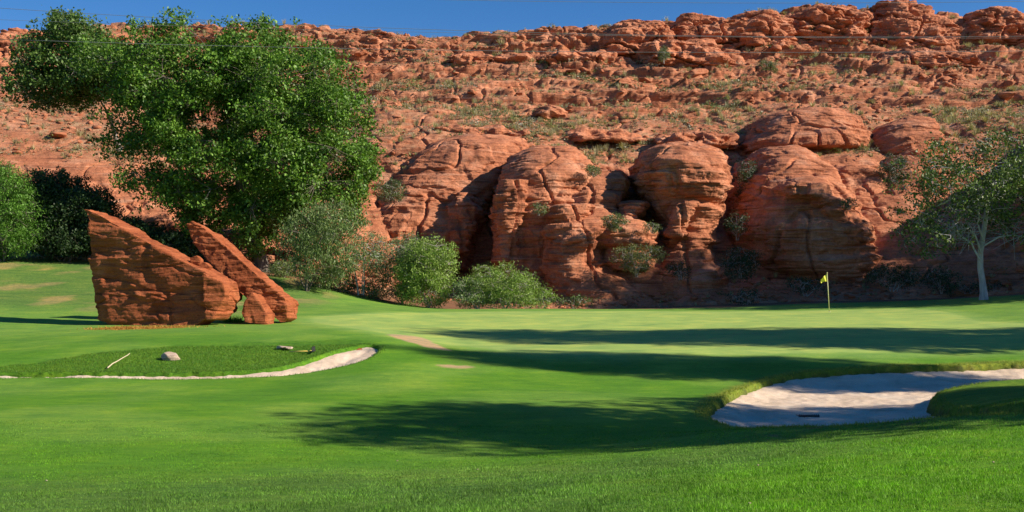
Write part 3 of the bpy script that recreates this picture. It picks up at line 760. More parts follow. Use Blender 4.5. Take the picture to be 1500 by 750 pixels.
# bright tree at left edge
cl = clump_points([(-60,262),(-20,232),(10,228),(38,250),(52,285),(78,300),(80,325),(62,355),(45,380),(-20,384),(-60,384)], 73, 2.0, .85, np.random.default_rng(26), edge=.35)
plant('mesquite_tree', gpt(5, 73), cl, 'bright feathery green tree cut off by the left edge', 'tree', (.06,.16,.012), (.14,.28,.04), leaf=.18, dens=1.1, trunk_r=.08, stems=5, void=(.8, -.05), seed=29, droop=.9, aspect=.3, twig=.38, lpt=30)
# dark thicket between it and the slab: individual dark bushes
th = [(75,312,75,66,'tall dark bush right behind the bright tree at left'),(125,325,55,55,'dark rounded bush behind the tip of the big slab'),(180,350,50,34,'dark low bush above the sloping top of the big slab'),(218,360,45,34,'dark grey green bush above the middle of the big slab'),(258,366,38,32,'dusty grey green bush between the two standing slabs'),(95,355,50,26,'low dark bush at the grass edge left of the big slab')]
for k, (x, y, rx, ry, lb) in enumerate(th):
    Yk = 76-(k % 3)
    ol = [(x+rx*math.cos(t), y+ry*math.sin(t)*(1 if math.sin(t) < 0 else .9)) for t in np.linspace(0, 6.28, 14)[:-1]]
    cl = clump_points(ol, Yk, 1.8, .85, np.random.default_rng(60+k), edge=.15)
    plant('evergreen_bush', gpt(x, Yk), cl, lb, 'bush', (.022,.050,.014), (.050,.085,.028), leaf=.19, dens=1.1, trunk_r=.09, stems=4, seed=70+k, crown_name='foliage', trunk_name='stems', twig=.35, lpt=22)
# pale trunked tree, right
Yp = 66.0
outp = [(1312,290),(1318,240),(1340,212),(1380,205),(1410,190),(1450,192),(1490,185),(1540,195),(1580,240),(1590,300),(1570,372),(1510,372),(1470,356),(1450,335),(1425,330),(1398,366),(1362,384),(1328,370),(1312,330)]
cl = clump_points(outp, Yp, 3.8, 1.05, np.random.default_rng(36), [[(1395,225),(1412,225),(1412,240),(1398,240)],[(1460,300),(1490,300),(1490,318),(1462,318)]], .4)
b_ = W(1441, 436, Yp)
trk = [b_-[0,0,.4], W(1441,430,Yp), W(1439,412,Yp), W(1436,392,Yp), W(1436,370,Yp), W(1440,345,Yp), W(1444,318,Yp), W(1448,290,Yp)]
pt_ = plant('ash_tree', b_, cl, 'airy green tree with a pale whitish trunk at the right edge of the green', 'tree', (.05,.085,.02), (.15,.21,.05), leaf=.19, dens=.5, trunk_r=.21, void=(.6, .0), seed=39, trunk_path=trk, bark='palebark', twig=.42, lpt=18)
T = Tubes(); r_ = np.random.default_rng(77)
for path in ([(1437,385),(1425,358),(1412,345),(1402,330)], [(1438,372),(1428,345),(1418,335),(1405,336)], [(1441,352),(1430,325),(1434,300),(1446,292)], [(1440,360),(1462,348),(1485,345),(1520,350)], [(1402,330),(1392,336),(1396,350)], [(1446,292),(1452,284),(1458,290)]):
    p = np.array([W(x, y, Yp-.5-.2*i) for i, (x, y) in enumerate(path)]); t = np.linspace(0, len(path)-1, 10)
    p = np.stack([np.interp(t, range(len(path)), p[:, k]) for k in range(3)], -1)+np.cumsum(r_.normal(size=(10, 3)), 0)*.03
    T.add(p, np.linspace(.065, .02, 10), 6)
    for q in p[3:]:
        for _ in range(5):
            e_ = q+r_.normal(size=3)*np.array([.6, .4, .5]); T.add([q, (q+e_)/2+[0, 0, .08], e_], [.022, .014, .006], 4)
obj('bare_branches', T.mesh('bare_branches', b_), M['palebark'], pt_)

# bushes at the back of the green
def bush(name, x, y, rx, ry, Yk, label, cols_, leaf=.15, dens=1.35, droop=.2, aspect=.35, seed=0, stems=6, base_py=None, spacing=.6, thick=1.5, ol=None, cat='bush', lpt=22, tw=.28, bark='deadwood', tr=.05):
    if ol is None: ol = [(x+rx*math.cos(t), y+ry*math.sin(t)) for t in np.linspace(0, 6.28, 14)[:-1]]
    cl = clump_points(ol, Yk, thick, spacing, np.random.default_rng(seed), edge=spacing*.2)
    if not cl: cl = [(W(x, y, Yk), .4)]
    b = W(x, base_py, Yk) if base_py else gpt(x, Yk)
    return plant(name, b, cl, label, cat, *cols_, leaf=leaf, dens=dens, trunk_r=tr, stems=stems, seed=seed+1, void=(1.2, -.12), crown_name='foliage', trunk_name='stems', twig=tw, lpt=lpt, droop=droop, aspect=aspect, bark=bark)
WIL = ((.14,.22,.035), (.27,.38,.08)); GRY = ((.11,.16,.055), (.20,.26,.12))
bush('willow_bush', 630, 405, 36, 45, 70, 'tallest yellow green willow bush at the back of the green', WIL, ol=[(585,448),(578,400),(588,365),(612,350),(640,346),(664,358),(672,390),(662,415),(655,450)], seed=200, droop=-.8)
bush('willow_bush', 590, 395, 40, 50, 71.5, 'greyish green willow bush behind the tallest yellow green one', GRY, ol=[(545,440),(540,400),(555,365),(580,345),(600,336),(620,352),(625,380),(620,440)], seed=210, droop=-.6, dens=.6)
bush('rounded_bush', 740, 420, 70, 40, 70, 'broad rounded yellow green bush in front of the dark cleft', WIL, ol=[(665,449),(672,412),(688,400),(705,386),(722,392),(745,380),(760,396),(782,398),(792,418),(812,426),(816,440),(806,451),(700,452)], seed=220, dens=1.1, thick=1.8, droop=-.9, aspect=.25)
bush('rounded_bush', 700, 425, 40, 25, 69, 'olive green bush with upright stems left of the broad rounded one', GRY, ol=[(660,448),(655,425),(675,408),(700,410),(715,430),(710,450)], seed=230, droop=-.8, dens=.6)
bush('small_tree', 530, 370, 32, 36, 70.5, 'small grey green tree with a bare leaning white trunk left of the willows', GRY, ol=[(492,400),(505,365),(520,345),(548,338),(570,355),(572,380),(560,398),(530,402)], seed=240, dens=.5, stems=3, base_py=430, bark='palebark', cat='tree', tr=.09)
bush('cliff_bush', 932, 378, 40, 22, 78.6, 'wide olive bush on the ledge below the low broken block', ((.13,.15,.045),(.20,.22,.08)), ol=[(892,372),(900,362),(935,358),(970,362),(974,375),(955,392),(930,404),(905,392)], seed=250, dens=.6, base_py=404)
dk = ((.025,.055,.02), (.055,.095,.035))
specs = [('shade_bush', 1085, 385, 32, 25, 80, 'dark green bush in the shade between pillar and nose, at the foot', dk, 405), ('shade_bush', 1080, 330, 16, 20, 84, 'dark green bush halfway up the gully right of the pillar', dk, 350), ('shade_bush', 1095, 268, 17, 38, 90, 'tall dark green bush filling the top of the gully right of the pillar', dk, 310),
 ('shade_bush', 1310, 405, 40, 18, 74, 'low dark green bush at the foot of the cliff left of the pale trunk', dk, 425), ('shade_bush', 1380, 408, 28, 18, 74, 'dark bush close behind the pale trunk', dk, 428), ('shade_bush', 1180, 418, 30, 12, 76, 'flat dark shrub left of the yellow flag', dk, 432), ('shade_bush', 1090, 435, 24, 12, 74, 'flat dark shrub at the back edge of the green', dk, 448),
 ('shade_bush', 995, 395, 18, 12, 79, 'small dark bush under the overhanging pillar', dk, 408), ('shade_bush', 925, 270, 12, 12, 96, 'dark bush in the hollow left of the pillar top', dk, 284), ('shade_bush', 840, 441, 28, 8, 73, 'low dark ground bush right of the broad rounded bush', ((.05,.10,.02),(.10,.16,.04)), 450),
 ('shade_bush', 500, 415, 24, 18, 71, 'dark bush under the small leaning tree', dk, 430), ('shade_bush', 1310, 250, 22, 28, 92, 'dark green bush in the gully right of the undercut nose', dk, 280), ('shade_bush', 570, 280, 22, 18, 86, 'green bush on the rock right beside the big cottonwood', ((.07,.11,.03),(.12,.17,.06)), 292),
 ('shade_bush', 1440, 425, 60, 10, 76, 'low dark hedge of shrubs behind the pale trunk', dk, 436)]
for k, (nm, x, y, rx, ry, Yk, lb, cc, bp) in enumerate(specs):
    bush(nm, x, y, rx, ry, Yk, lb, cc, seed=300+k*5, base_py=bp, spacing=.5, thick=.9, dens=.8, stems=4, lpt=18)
for k, (x, y, rx, ry, Yk, lb) in enumerate([(470,408,24,14,70.2,'low tawny green shrub at the grass edge under the drooping willow'), (415,396,20,14,72,'small dry green shrub right of the big cottonwood trunk'), (545,428,20,14,71,'low grey green shrub at the foot of the small leaning tree')]):
    bush('edge_shrub', x, y, rx, ry, Yk, lb, ((.10,.14,.04),(.21,.26,.08)), seed=360+k*5, spacing=.45, thick=.8, stems=4, lpt=20, droop=-.6)
# shrubs that catch the sun on ledges of the buttresses
led = [(900,325,18,12,79.6,'grey green shrub on the flat ledge of the low broken block'),(868,250,14,7,86,'bright green tuft on top of the low broken block'),(790,306,11,8,80.8,'small dark green shrub in the crook of the rounded buttress'),(1245,298,14,7,80.6,'pale dry shrub on the chin of the undercut nose'),(955,332,11,8,80.0,'small grey shrub at the right end of the flat ledge'),(1125,100,16,12,131,'dark green shrub under the ridge outcrops'),(972,80,8,12,128.5,'tall green shrub beside the jutting outcrop'),(155,85,9,6,150,'small bush on the skyline'),]
for k, (x, y, rx, ry, Yk, lb) in enumerate(led[:7]):
    bush('ledge_shrub', x, y, rx, ry, Yk, lb, ((.09,.13,.04),(.17,.21,.075)), seed=400+k*5, base_py=y+ry, spacing=.4, thick=.6, dens=.9, stems=3, lpt=20, tw=.22)

# hillside shrubs: templates then copies
def tmpl_sage(r, n, cA, cB, leaf=.16):
    d_ = r.normal(size=(n, 3)); d_ /= np.linalg.norm(d_, axis=1)[:, None]; d_[:, 2] = np.abs(d_[:, 2])
    Pp = d_*r.uniform(.45, 1, (n, 1))*np.array([1, 1, .75])*(1+.25*noise(d_[:,0]*2, d_[:,1]*2, d_[:,2]*2, int(r.integers(99))))[:, None]
    V, Fc = leaves(Pp, leaf*r.uniform(.6, 1.3, n), r, -.5, .45)
    return V, Fc, leafcol(n, cA, cB, r).repeat(4, 0)
def tmpl_tuft(r, n, cA, cB):
    a = r.uniform(0, 6.28, n); t = r.uniform(.1, .75, n); L = r.uniform(.6, 1.1, n)
    b = np.c_[np.cos(a), np.sin(a), np.zeros(n)]*.15*r.random((n, 1))
    tip = b+np.c_[np.cos(a)*np.sin(t), np.sin(a)*np.sin(t), np.cos(t)]*L[:, None]; w = np.c_[-np.sin(a), np.cos(a), np.zeros(n)]*.05
    V = np.stack([b-w*.5, b+w*.5, tip+w*.2, tip-w*.2], 1).reshape(-1, 3)
    return V, np.arange(4*n).reshape(-1, 4), leafcol(n, cA, cB, r).repeat(4, 0)
kinds = [
 ('sagebrush', 'rounded grey green sagebrush', lambda r: tmpl_sage(r, 170, (.12,.14,.08), (.22,.24,.15))),
 ('sagebrush', 'low silvery sagebrush', lambda r: tmpl_sage(r, 150, (.20,.21,.15), (.32,.32,.24))),
 ('creosote_bush', 'bright yellow green desert bush', lambda r: tmpl_sage(r, 190, (.11,.17,.03), (.22,.28,.06), .14)),
 ('creosote_bush', 'dark olive desert bush', lambda r: tmpl_sage(r, 170, (.06,.09,.025), (.12,.15,.05), .15)),
 ('bunch_grass', 'pale straw coloured grass clump', lambda r: tmpl_tuft(r, 110, (.34,.30,.14), (.5,.45,.25)))]
meshes = []
for k, (nm, lb, fn) in enumerate(kinds):
    V, Fc, tc = fn(np.random.default_rng(500+k)); me = mesh_from(nm, V, Fc, tc); me.materials.append(M['leaf']); meshes.append(me)
plw = slope_w*smooth01(.5, .8, flat)*(.25+smooth01(-.1, .3, fbm(Q[:, 0]*.07, Q[:, 1]*.07, 4, 3, 97))+1.2*smooth01(300, 262, ri)*(ri > 245))
idx = hill_pick(285, plw, r2)
for k, i in enumerate(idx):
    v = int(r2.choice(5, p=[.27, .22, .17, .17, .17])); nm, lb, _ = kinds[v]
    o = bpy.data.objects.new(nm, meshes[v]); C.objects.link(o); s_ = r2.uniform(.55, 1.35)*(1.0 if v != 4 else .75)
    o.location = Q[i]-np.array([0, 0, .08]); o.scale = (s_*r2.uniform(.8, 1.3), s_, s_*r2.uniform(.7, 1.0)); o.rotation_euler = (0, 0, r2.uniform(0, 6.3))
    tag(o, lb+' growing among the rocks of the open hillside', 'shrub' if v != 4 else 'grass clump', lb+' on the hillside')
r3 = np.random.default_rng(33)
ts = [tmpl_sage(r3, 40, (.12,.13,.07), (.26,.26,.15), .28), tmpl_sage(r3, 40, (.07,.10,.025), (.16,.19,.06), .28), tmpl_sage(r3, 36, (.22,.22,.15), (.34,.33,.24), .26), tmpl_tuft(r3, 40, (.34,.29,.14), (.5,.44,.25)), tmpl_tuft(r3, 34, (.28,.27,.13), (.46,.42,.24))]
idx = hill_pick(12000, plw, r3)
scatter('desert_scrub', ts, idx, .26+.62*r3.random(12000)**2, r3, M['leaf'], ('small scattered desert scrub and dry grass over the hillside', 'scrub'), flatten=(.6, 1.0))
idx = hill_pick(500, talus_w, r3)
scatter('desert_scrub', ts, idx, .2+.35*r3.random(500)**2, r3, M['leaf'], ('small scrub and dry grass along the foot of the cliff', 'scrub'), flatten=(.6, 1.0))

# ------------------------------------------------------------------ the standing slabs
bm = bmesh.new()
prism_bm(bm, [(119,305,1.3),(126,306,1.25),(142,313,1.2),(200,346,.8),(262,380,.4),(300,398,.15),(326,414,0),(318,440,0),(309,462,-.1),(285,478,-.1),(230,482,.1),(165,480,.6),(142,468,1.0),(137,430,1.2),(131,380,1.25),(134,350,1.25),(129,322,1.25)], 44.4, (.30, 1.4, -.02), .97)
prism_bm(bm, [(296,400,0),(326,414,0),(330,432,0),(320,452,0),(310,468,-.1),(300,470,-.1)], 44.25, (.35, 1.1, -.1), .9)
o = rockify('standing_slab', bm, M['slab'], .042, 1.7, .26, 401, smooth_it=0, rough=.55); tag(o, 'massive upright red rock slab with a pointed left tip and sloping top edge', 'rock slab')
bm = bmesh.new()
prism_bm(bm, [(273,327,.6),(281,323,.6),(300,335,.5),(330,360,.4),(365,393,.2),(400,422,.1),(419,440,0),(421,466,-.1),(410,472,-.1),(392,458,0),(370,443,0),(345,424,.2),(325,406,.3),(300,378,.5),(282,354,.6)], 46.3, (.35, 1.0, -.15), .95)
o = rockify('leaning_slab', bm, M['slab'], .042, 2.6, .30, 431, smooth_it=0, rough=.6); tag(o, 'long thin red rock slab leaning to the right against the massive one', 'rock slab')
bm = bmesh.new()
prism_bm(bm, [(369,428,.3),(380,442,.1),(392,462,0),(391,480,-.1),(378,475,-.1),(357,472,-.1),(353,458,.1),(360,440,.2)], 45.4, (.2, .8, .0), .85)
o = rockify('prop_rock', bm, M['slab'], .04, 2.6, .25, 441, smooth_it=0); tag(o, 'triangular red rock propping up the leaning slab', 'rock')
bm = bmesh.new()
prism_bm(bm, [(318,418,0),(332,408,0),(341,425,0),(340,440,0),(328,446,0),(330,460,0),(318,466,0),(312,450,0)], 46.0, (.3, .9, .0), .85)
o = rockify('wedged_rock', bm, M['slab'], .05, 3.2, .45, 451, smooth_it=2); tag(o, 'broken red rock wedged in the gap between the two big slabs', 'rock')
for pp, sd, lb in (([(278,378,0),(288,374,0),(294,380,0),(292,388,0),(280,388,0)], 1, 'small bright orange stone on the top edge of the massive slab, left of its neighbour'), ([(290,386,0),(300,384,0),(309,391,0),(304,397,0),(292,394,0)], 2, 'flat orange stone on the top edge of the massive slab beside the leaning one'), ([(318,450,0),(328,448,0),(333,458,0),(330,468,0),(316,468,0)], 3, 'small red stone on the grass at the right end of the massive slab')):
    bm = bmesh.new(); prism_bm(bm, pp, 45.2, (.05, .4, .0), .8)
    o = rockify('small_rock', bm, M['slab'], .03, 5, .3, 460+sd, smooth_it=2); tag(o, lb, 'rock')
# green weed tuft between the slabs, rust coloured litter
def blades(name, xy, hgt, wid, cA, cB, r, label, mat='blade', lean=.5, parent=None, ground=True, kind=None, cat='grass', colbase=None):
    n = len(xy); z = ground_h(xy[:, 0], xy[:, 1])-.005
    b = np.c_[xy, z]; a = r.uniform(0, 6.28, n)
    w = np.c_[np.cos(a), np.sin(a), np.zeros(n)]*wid[:, None]*.5
    ln_ = np.c_[r.normal(size=(n, 2))*lean, np.ones(n)]; ln_ /= np.linalg.norm(ln_, axis=1)[:, None]
    V = np.stack([b-w, b+w, b+ln_*hgt[:, None]], 1).reshape(-1, 3)
    if colbase is None: cc = leafcol(n, cA, cB, r)
    else: cc = colbase*np.exp(.55*fbm(xy[:, 0]*.9, xy[:, 1]*.6, 0, 4, 131)+.35*fbm(xy[:, 0]*5, xy[:, 1]*5, 0, 2, 135))[:, None]*r.uniform(.45, 1.9, (n, 1))*np.array([1.1, 1.05, 1.0])
    o = obj(name, mesh_from(name, V, np.arange(3*n).reshape(-1, 3), cc.repeat(3, 0)), M[mat], parent)
    if label: tag(o, label, cat, kind=kind)
    return o
r4 = np.random.default_rng(44)
h0 = hit(342, 472); xy = h0+r4.normal(size=(260, 2))*np.array([.22, .12])
blades('weed_tuft', xy, r4.uniform(.15, .38, 260), r4.uniform(.03, .06, 260), (.05,.16,.015), (.12,.30,.03), r4, 'bright green weed clump in the gap under the leaning slab', cat='weed')
xy = np.c_[r4.normal(-14.5, .9, 2600), r4.normal(43.1, .4, 2600)]
blades('dry_litter', xy, r4.uniform(.04, .14, 2600), r4.uniform(.02, .05, 2600), (.36,.15,.03), (.5,.30,.06), r4, 'rust coloured dry grass along the foot of the massive slab', lean=1.4, kind='stuff', cat='dry grass')

# ------------------------------------------------------------------ turf blades near the camera, and long fringes
def colours_at(x, y):
    _, a, b, c = ground_h(x, y, True); cc, ll = turf_colour(x, y, a, b, c, sdist(GR, x, y)); return cc, a, b, c
n = 430000
yy = 7.0+15.5*r4.random(n)**1.35; uu = r4.uniform(-.62, .62, n); xx = uu*yy
cc, a, b, c = colours_at(xx, yy); k = (np.minimum(a, -b) < 0) & (c < 0)
xx, yy, cc = xx[k], yy[k], cc[k]; n = len(xx)
pat = fbm(xx*1.2, yy*1.2, 0, 3, 120)
lush = smooth01(18, 11, yy-9*xx/yy)
h_ = (.016+.014*r4.random(n)+.026*lush*r4.random(n))*(1+.9*pat)
blades('turf_grass', np.c_[xx, yy], h_, .0035+.0002*yy+.002*r4.random(n), None, None, r4, 'short mown grass blades of the near fairway', kind='stuff', colbase=cc, lean=.45)
def fringe(P, n, lo, hi, band, cA, cB, label, lim=None):
    seg = np.roll(P, -1, 0)-P; L = np.linalg.norm(seg, axis=1); i = r4.choice(len(P), n, p=L/L.sum()); t = r4.random(n)[:, None]
    xy = P[i]+seg[i]*t; nrm_ = np.c_[seg[i][:, 1], -seg[i][:, 0]]/(L[i][:, None]+1e-9)
    xy = xy+nrm_*r4.normal(0, band, n)[:, None]
    k = (xy[:, 0] > -20) & (xy[:, 0] < 17.5); xy = xy[k]
    z0, a, b, c = ground_h(xy[:, 0], xy[:, 1], True)
    k = (np.minimum(a, -b) < .08) & (c < .08); xy = xy[k]
    blades('rough_grass', xy, r4.uniform(lo, hi, len(xy)), r4.uniform(.008, .016, len(xy)), cA, cB, r4, label, kind='stuff', lean=.45)
fringe(PR, 16000, .03, .085, .15, (.16,.20,.018), (.36,.38,.05), 'long yellowish grass fringing the right sand bunker')
fringe(TG, 7000, .03, .08, .12, (.10,.17,.012), (.2,.27,.03), 'long grass edging the grass tongue in the right bunker')
fringe(PL, 9000, .03, .08, .10, (.06,.15,.012), (.13,.24,.025), 'grass fringing the left sand bunker')
xy = np.c_[r4.uniform(-22, -4.4, 60000), r4.uniform(31.9, 35.4, 60000)]
z0, a, b, c = ground_h(xy[:, 0], xy[:, 1], True); xy = xy[(c < -.02) & (sdist(BK, xy[:, 0], xy[:, 1])+.3*fbm(xy[:, 0]*1.3, xy[:, 1]*1.3, 0, 3, 41) > 0)]
blades('rough_grass', xy, r4.uniform(.02, .07, len(xy)), r4.uniform(.010, .02, len(xy)), (.06,.14,.008), (.14,.24,.018), r4, 'uncut deep green grass on the bank above the left bunker', kind='stuff', lean=.5)

# ------------------------------------------------------------------ small things
def cyl(name, a, b, r0, r1, mat, parent, n=12, org=None):
    V, Fc = tube([a, b], [r0, r1], n); org = np.array(parent.location) if parent else np.zeros(3)
    me = mesh_from(name, V-org, Fc, None, True); bm = bmesh.new(); bm.from_mesh(me); bmesh.ops.holes_fill(bm, edges=bm.edges); bm.to_mesh(me); bm.free()
    return obj(name, me, M[mat], parent)
# flagstick
fb = np.array([*hit(1215, 457), 0]); fb[2] = ground_h(fb[:1], fb[1:2])[0]
top = W(1211.5, 399.5, fb[1]); top[1] = fb[1]
fr = empty('golf_flag', tuple(fb)); tag(fr, 'yellow golf flag on a thin pole in the hole of the green', 'golf flag')
cyl('pole', fb-[0,0,.1], top, .022, .017, 'pole', fr)
bm = bmesh.new(); bmesh.ops.create_icosphere(bm, subdivisions=2, radius=.03, matrix=__import__('mathutils').Matrix.Translation(Vector(top-fb))); me = bpy.data.meshes.new('pole_cap'); bm.to_mesh(me); bm.free(); obj('pole_cap', me, M['pole'], fr)
# limp triangular cloth hanging from the pole
G = []
nu, nv = 14, 12
for j in range(nv):
    tv = j/(nv-1)
    for i in range(nu):
        tu = i/(nu-1)
        x = -tu*(.34); z = -tv*.42*(1-.55*tu) - tu*.34 - .02*math.sin(tu*9)
        y_ = .05*math.sin(tu*8+tv*2.5)*tu**.5
        G.append([x, y_, z-.03])
G = np.array(G); me = mesh_from('flag_cloth', G+(top-fb), grid_faces(nv, nu), None, True)
fo = obj('flag_cloth', me, M['flag'], fr); sd = fo.modifiers.new('t', 'SOLIDIFY'); sd.thickness = .004
V, Fc = tube([fb-[0,0,.12], fb+[0,0,.012]], [.056, .056], 20)
obj('hole_cup', mesh_from('hole_cup', V-fb, Fc, None, True), M['cup'], fr)

# bunker rakes
def rake(px, py, ang, label, dz=.03, length=1.3, slope=0):
    h_ = hit(px, py); b = np.array([h_[0], h_[1], 0]); b[2] = ground_h(b[:1], b[1:2])[0]+dz
    rt_ = empty('bunker_rake', tuple(b)); tag(rt_, label, 'rake')
    d_ = np.array([math.cos(ang), math.sin(ang)]); e = b.copy(); e[:2] += d_*length
    e[2] = ground_h(e[:1], e[1:2])[0]+dz+slope
    cyl('handle', b, e, .022, .02, 'handle', rt_)
    bm = bmesh.new(); w = .26; pd = np.array([-d_[1], d_[0]])
    def bx(c, sx, sy, sz):
        mt = bmesh.ops.create_cube(bm, size=1)['verts']
        for v in mt:
            l = v.co.copy(); q = c[:2]+pd*l.x*sx+d_*l.y*sy; v.co = Vector((q[0]-b[0], q[1]-b[1], c[2]-b[2]+l.z*sz))
    bx(b, 2*w, .06, .035)
    for k in range(11): bx(b+np.array([*(pd*(k-5)*w*.19), .07]), .022, .022, .13)
    bmesh.ops.bevel(bm, geom=bm.edges[:], offset=.004, segments=1, affect='EDGES')
    me = bpy.data.meshes.new('rake_head'); bm.to_mesh(me); bm.free(); obj('rake_head', me, M['tines'], rt_)
rake(459, 517, math.pi*1.0, 'rake with a yellow handle and black head on the bank above the left bunker', dz=.06, length=.75)
# black rake head in the right bunker
h_ = hit(1185, 611); b = np.array([h_[0], h_[1], 0]); b[2] = float(base_h(b[:1], b[1:2])[0])-.02
rt_ = empty('bunker_rake', tuple(b)); tag(rt_, 'black bunker rake lying flat at the near edge of the right bunker', 'rake')
cyl('handle', b+[-.1, 0, .02], b+[-.05, .9, -.05], .014, .012, 'tines', rt_)
bm = bmesh.new()
for c_, s_ in [((0, 0, .04), (.46, .05, .04))]+[((-.21+.042*k, 0, .05), (.018, .018, .06)) for k in range(11)]:
    for v in bmesh.ops.create_cube(bm, size=1)['verts']: v.co = Vector((c_[0]+v.co.x*s_[0], c_[1]+v.co.y*s_[1], c_[2]+v.co.z*s_[2]))
bmesh.ops.bevel(bm, geom=bm.edges[:], offset=.003, segments=1, affect='EDGES')
me = bpy.data.meshes.new('rake_head'); bm.to_mesh(me); bm.free(); obj('rake_head', me, M['tines'], rt_)

def stone(px, py, sx, sy, sz, sd, label, mat='stone', name='stone', rot=0, cat='stone', dz=0):
    h_ = hit(px, py); o = obj(name, mesh_from(name, blocky(I3, sd, 8)*np.array([sx, sy, sz]), F3, None, False), M[mat])
    o.location = (h_[0], h_[1], float(ground_h(h_[:1], h_[1:2])[0])+dz); o.rotation_euler = (0, 0, rot); tag(o, label, cat)
stone(251, 526, .36, .22, .19, 901, 'pale pinkish stone lying on the grassy bank above the left bunker', rot=.3, dz=.05)
stone(414, 512, .28, .12, .06, 902, 'flat tan stone on the bank left of the yellow rake', rot=-.2, dz=.07)
stone(424, 513, .14, .10, .05, 904, 'smaller tan stone touching the flat one near the yellow rake', rot=.4, dz=.07)
for k, (px, py, s_, lb) in enumerate([(490,518,.30,'largest orange rock stuck in the sand at the right end of the left bunker'), (505,513,.18,'orange rock right of the largest one in the left bunker'), (497,524,.12,'smallest orange stone in the left bunker sand'), (525,507,.14,'dark stone at the upper lip of the left bunker end')]):
    stone(px, py, s_, s_*.7, s_*.8, 910+k, lb, 'slab', cat='rock', dz=-.05 if k == 3 else -.42)
h1, h2 = hit(157, 541), hit(190, 521)
p0 = np.array([*h1, ground_h(h1[:1], h1[1:2])[0]+.04]); p1 = np.array([*h2, ground_h(h2[:1], h2[1:2])[0]+.06])
rs = np.random.default_rng(3); pth = limb(p0, p1, rs, .02, 9, .03); V, Fc = tube(pth, np.linspace(.022, .012, 9), 6)
o = obj('stick', mesh_from('stick', V-p0, Fc, None, True), M['drywood']); o.location = p0; tag(o, 'thin bleached stick lying slanted on the bank above the left bunker', 'stick')
# scraps on the fairway
for k, (px, py) in enumerate([(68,706),(1098,744),(1110,683),(700,690),(1455,680),(582,676),(220,523),(612,552)][:6]):
    stone(px, py, .016, .012, .008, 950+k, 'tiny white scrap of leaf lying on the near fairway', 'stone', 'leaf_scrap', cat='leaf scrap', dz=.02)
for o in C.objects:
    if o.name.startswith('leaf_scrap'): o['group'] = 'white scraps on the fairway'

# overhead wires, each hung between poles far outside the picture
def wire(px_py, Y, label, rad=.010):
    P3 = np.array([W(x, y, Y) for x, y in px_py]); X = P3[:, 0]; co = np.polyfit(X, P3[:, 2], 2)
    xs = np.linspace(-75, 75, 90); pth = np.c_[xs, np.full(90, Y), np.polyval(co, xs)]
    V, Fc = tube(pth, [rad]*90, 6); o = obj('power_line', mesh_from('power_line', V-pth[0], Fc, None, True), M['wire']); o.location = pth[0]; tag(o, label, 'wire')
wire([(0,12),(320,30),(640,44),(1000,52),(1500,53)], 52, 'dark overhead wire sagging over the top of the big cottonwood crown, highest at left')
wire([(0,57),(330,68),(750,75),(1100,76),(1500,75)], 52.5, 'lowest overhead wire, crossing the cottonwood crown and the hillside below the ridge')
wire([(610,-1),(1000,4),(1300,4),(1500,2)], 53, 'topmost overhead wire, high in the sky right of centre')
wire([(0,29),(330,40),(640,46.5),(1000,54.5),(1500,55.5)], 53.5, 'thinnest overhead wire, between the highest and lowest ones at the left edge', .007)

# trees standing outside the right edge; their shadows cross the green, the bunker and the cliff foot
def oval_clumps(h0, h1, rad, spacing, r, c0=(0, 0, 0)):
    out_ = []; kept = np.zeros((0, 3))
    for _ in range(3000):
        q = r.normal(size=3); q *= r.random()**.4/np.linalg.norm(q); q = q*np.array([rad, rad, (h1-h0)/2])+[0, 0, (h0+h1)/2]
        if len(kept) == 0 or ((kept-q)**2).sum(1).min() > spacing**2: kept = np.vstack([kept, q]); out_.append((q+np.array(c0), spacing*r.uniform(.7, 1.1)))
    return out_
def gxy(X, Y): return np.array([X, Y, float(base_h(np.array([X]), np.array([Y]))[0])])
b_ = gxy(20.9, 17.2)
sh = plant('shade_tree', b_, oval_clumps(4.4, 13.2, 3.7, 1.4, np.random.default_rng(701), b_), 'shade tree beyond the right edge nearest the viewer, dropping its shadow on the fairway hollow', 'tree', *COT, leaf=.24, dens=1.0, trunk_r=.2, void=(.5, -.30), seed=702, group='shade trees along the right of the green', twig=.4, lpt=18, bark='bark')
kids = [o for o in C.objects if o.parent == sh]
spots = [(25.5,21.3,.42,.9,'shade tree beyond the right edge, right of the sand bunker'), (23.5,27.9,.36,1.12,'slim shade tree beyond the right edge, just behind the bunker'), (33,26.2,.38,1.6,'tall slim shade tree beyond the right edge, second row behind the bunker'),
 (29.5,34.6,.88,1.42,'broad shade tree beyond the right edge, level with the middle of the green'), (40,33.2,1.0,1.5,'biggest shade tree beyond the right edge, second row level with the green'),
 (42,63.5,1.45,.8,'shade tree beyond the right edge in front of the cliff foot'), (44,70,1.4,1.4,'shade tree beyond the right edge against the cliff'), (54,69,1.6,1.85,'tallest shade tree beyond the right edge near the cliff')]
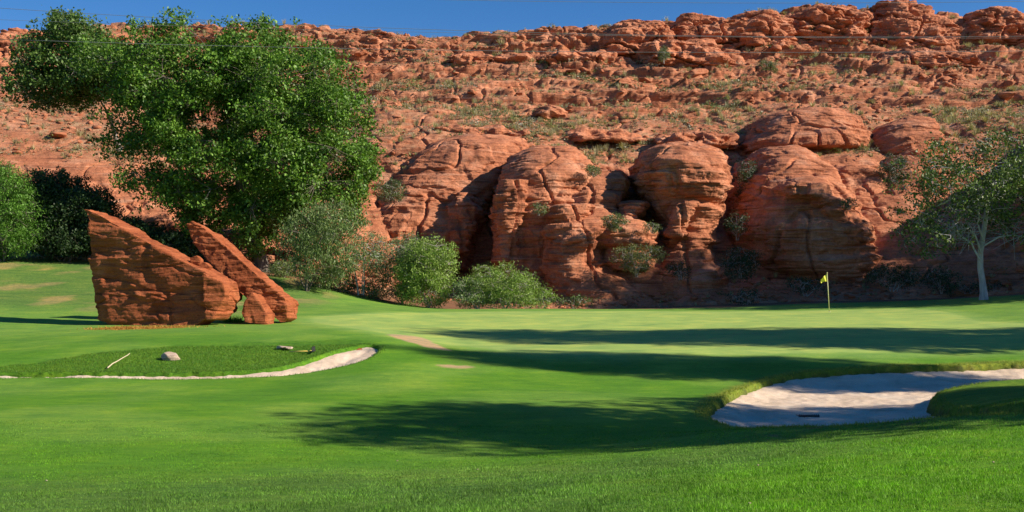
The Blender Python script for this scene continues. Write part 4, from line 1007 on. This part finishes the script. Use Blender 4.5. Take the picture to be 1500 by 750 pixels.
for k, (X, Y, sx, sz, lb) in enumerate(spots):
    c = sh.copy(); C.objects.link(c); c.location = gxy(X, Y); c.scale = (sx, sx, sz); c.rotation_euler = (0, 0, 1.3+k*1.9); c['label'] = lb
    if Y > 65: c.location.z += 2
    for ch in kids: d_ = ch.copy(); C.objects.link(d_); d_.parent = c

# ------------------------------------------------------------------ light, sky, camera
w = bpy.data.worlds.new('World'); scn.world = w; w.use_nodes = True
nt = w.node_tree; nt.nodes.clear()
sky = nt.nodes.new('ShaderNodeTexSky'); sky.sky_type = 'NISHITA'; sky.sun_disc = False
sky.sun_elevation = R(SUN_EL); sky.sun_rotation = math.atan2(S[0], S[1]); sky.altitude = 900; sky.air_density = 1.0; sky.dust_density = .2; sky.ozone_density = 3.0
hs = nt.nodes.new('ShaderNodeHueSaturation'); hs.inputs['Saturation'].default_value = 1.35
bg = nt.nodes.new('ShaderNodeBackground'); bg.inputs['Strength'].default_value = .06
wo = nt.nodes.new('ShaderNodeOutputWorld')
nt.links.new(sky.outputs[0], hs.inputs['Color']); tint = mixc(nt, hs.outputs[0], (1.15, 1.08, 1.25), 1.0, 'MULTIPLY'); nt.links.new(tint, bg.inputs[0]); nt.links.new(bg.outputs[0], wo.inputs[0])
ld = bpy.data.lights.new('sun', 'SUN'); ld.energy = 5.0; ld.angle = R(.53); ld.color = (1, .90, .76)
lo = bpy.data.objects.new('sun', ld); C.objects.link(lo); lo.rotation_euler = Vector(S).to_track_quat('Z', 'Y').to_euler(); lo.location = (60, -30, 60)

cd = bpy.data.cameras.new('camera'); co = bpy.data.objects.new('camera', cd); C.objects.link(co)
cd.sensor_width = 36; cd.lens = 36*F/1500; cd.shift_y = (HZ-375)/1500; cd.clip_end = 3000; cd.clip_start = .1
co.location = (0, 0, ZC); co.rotation_euler = (R(90), 0, 0)
scn.camera = co
scn.render.engine = 'CYCLES'
scn.view_settings.view_transform = 'Standard'; scn.view_settings.look = 'None'; scn.view_settings.gamma = 1
scn.view_settings.exposure = .68
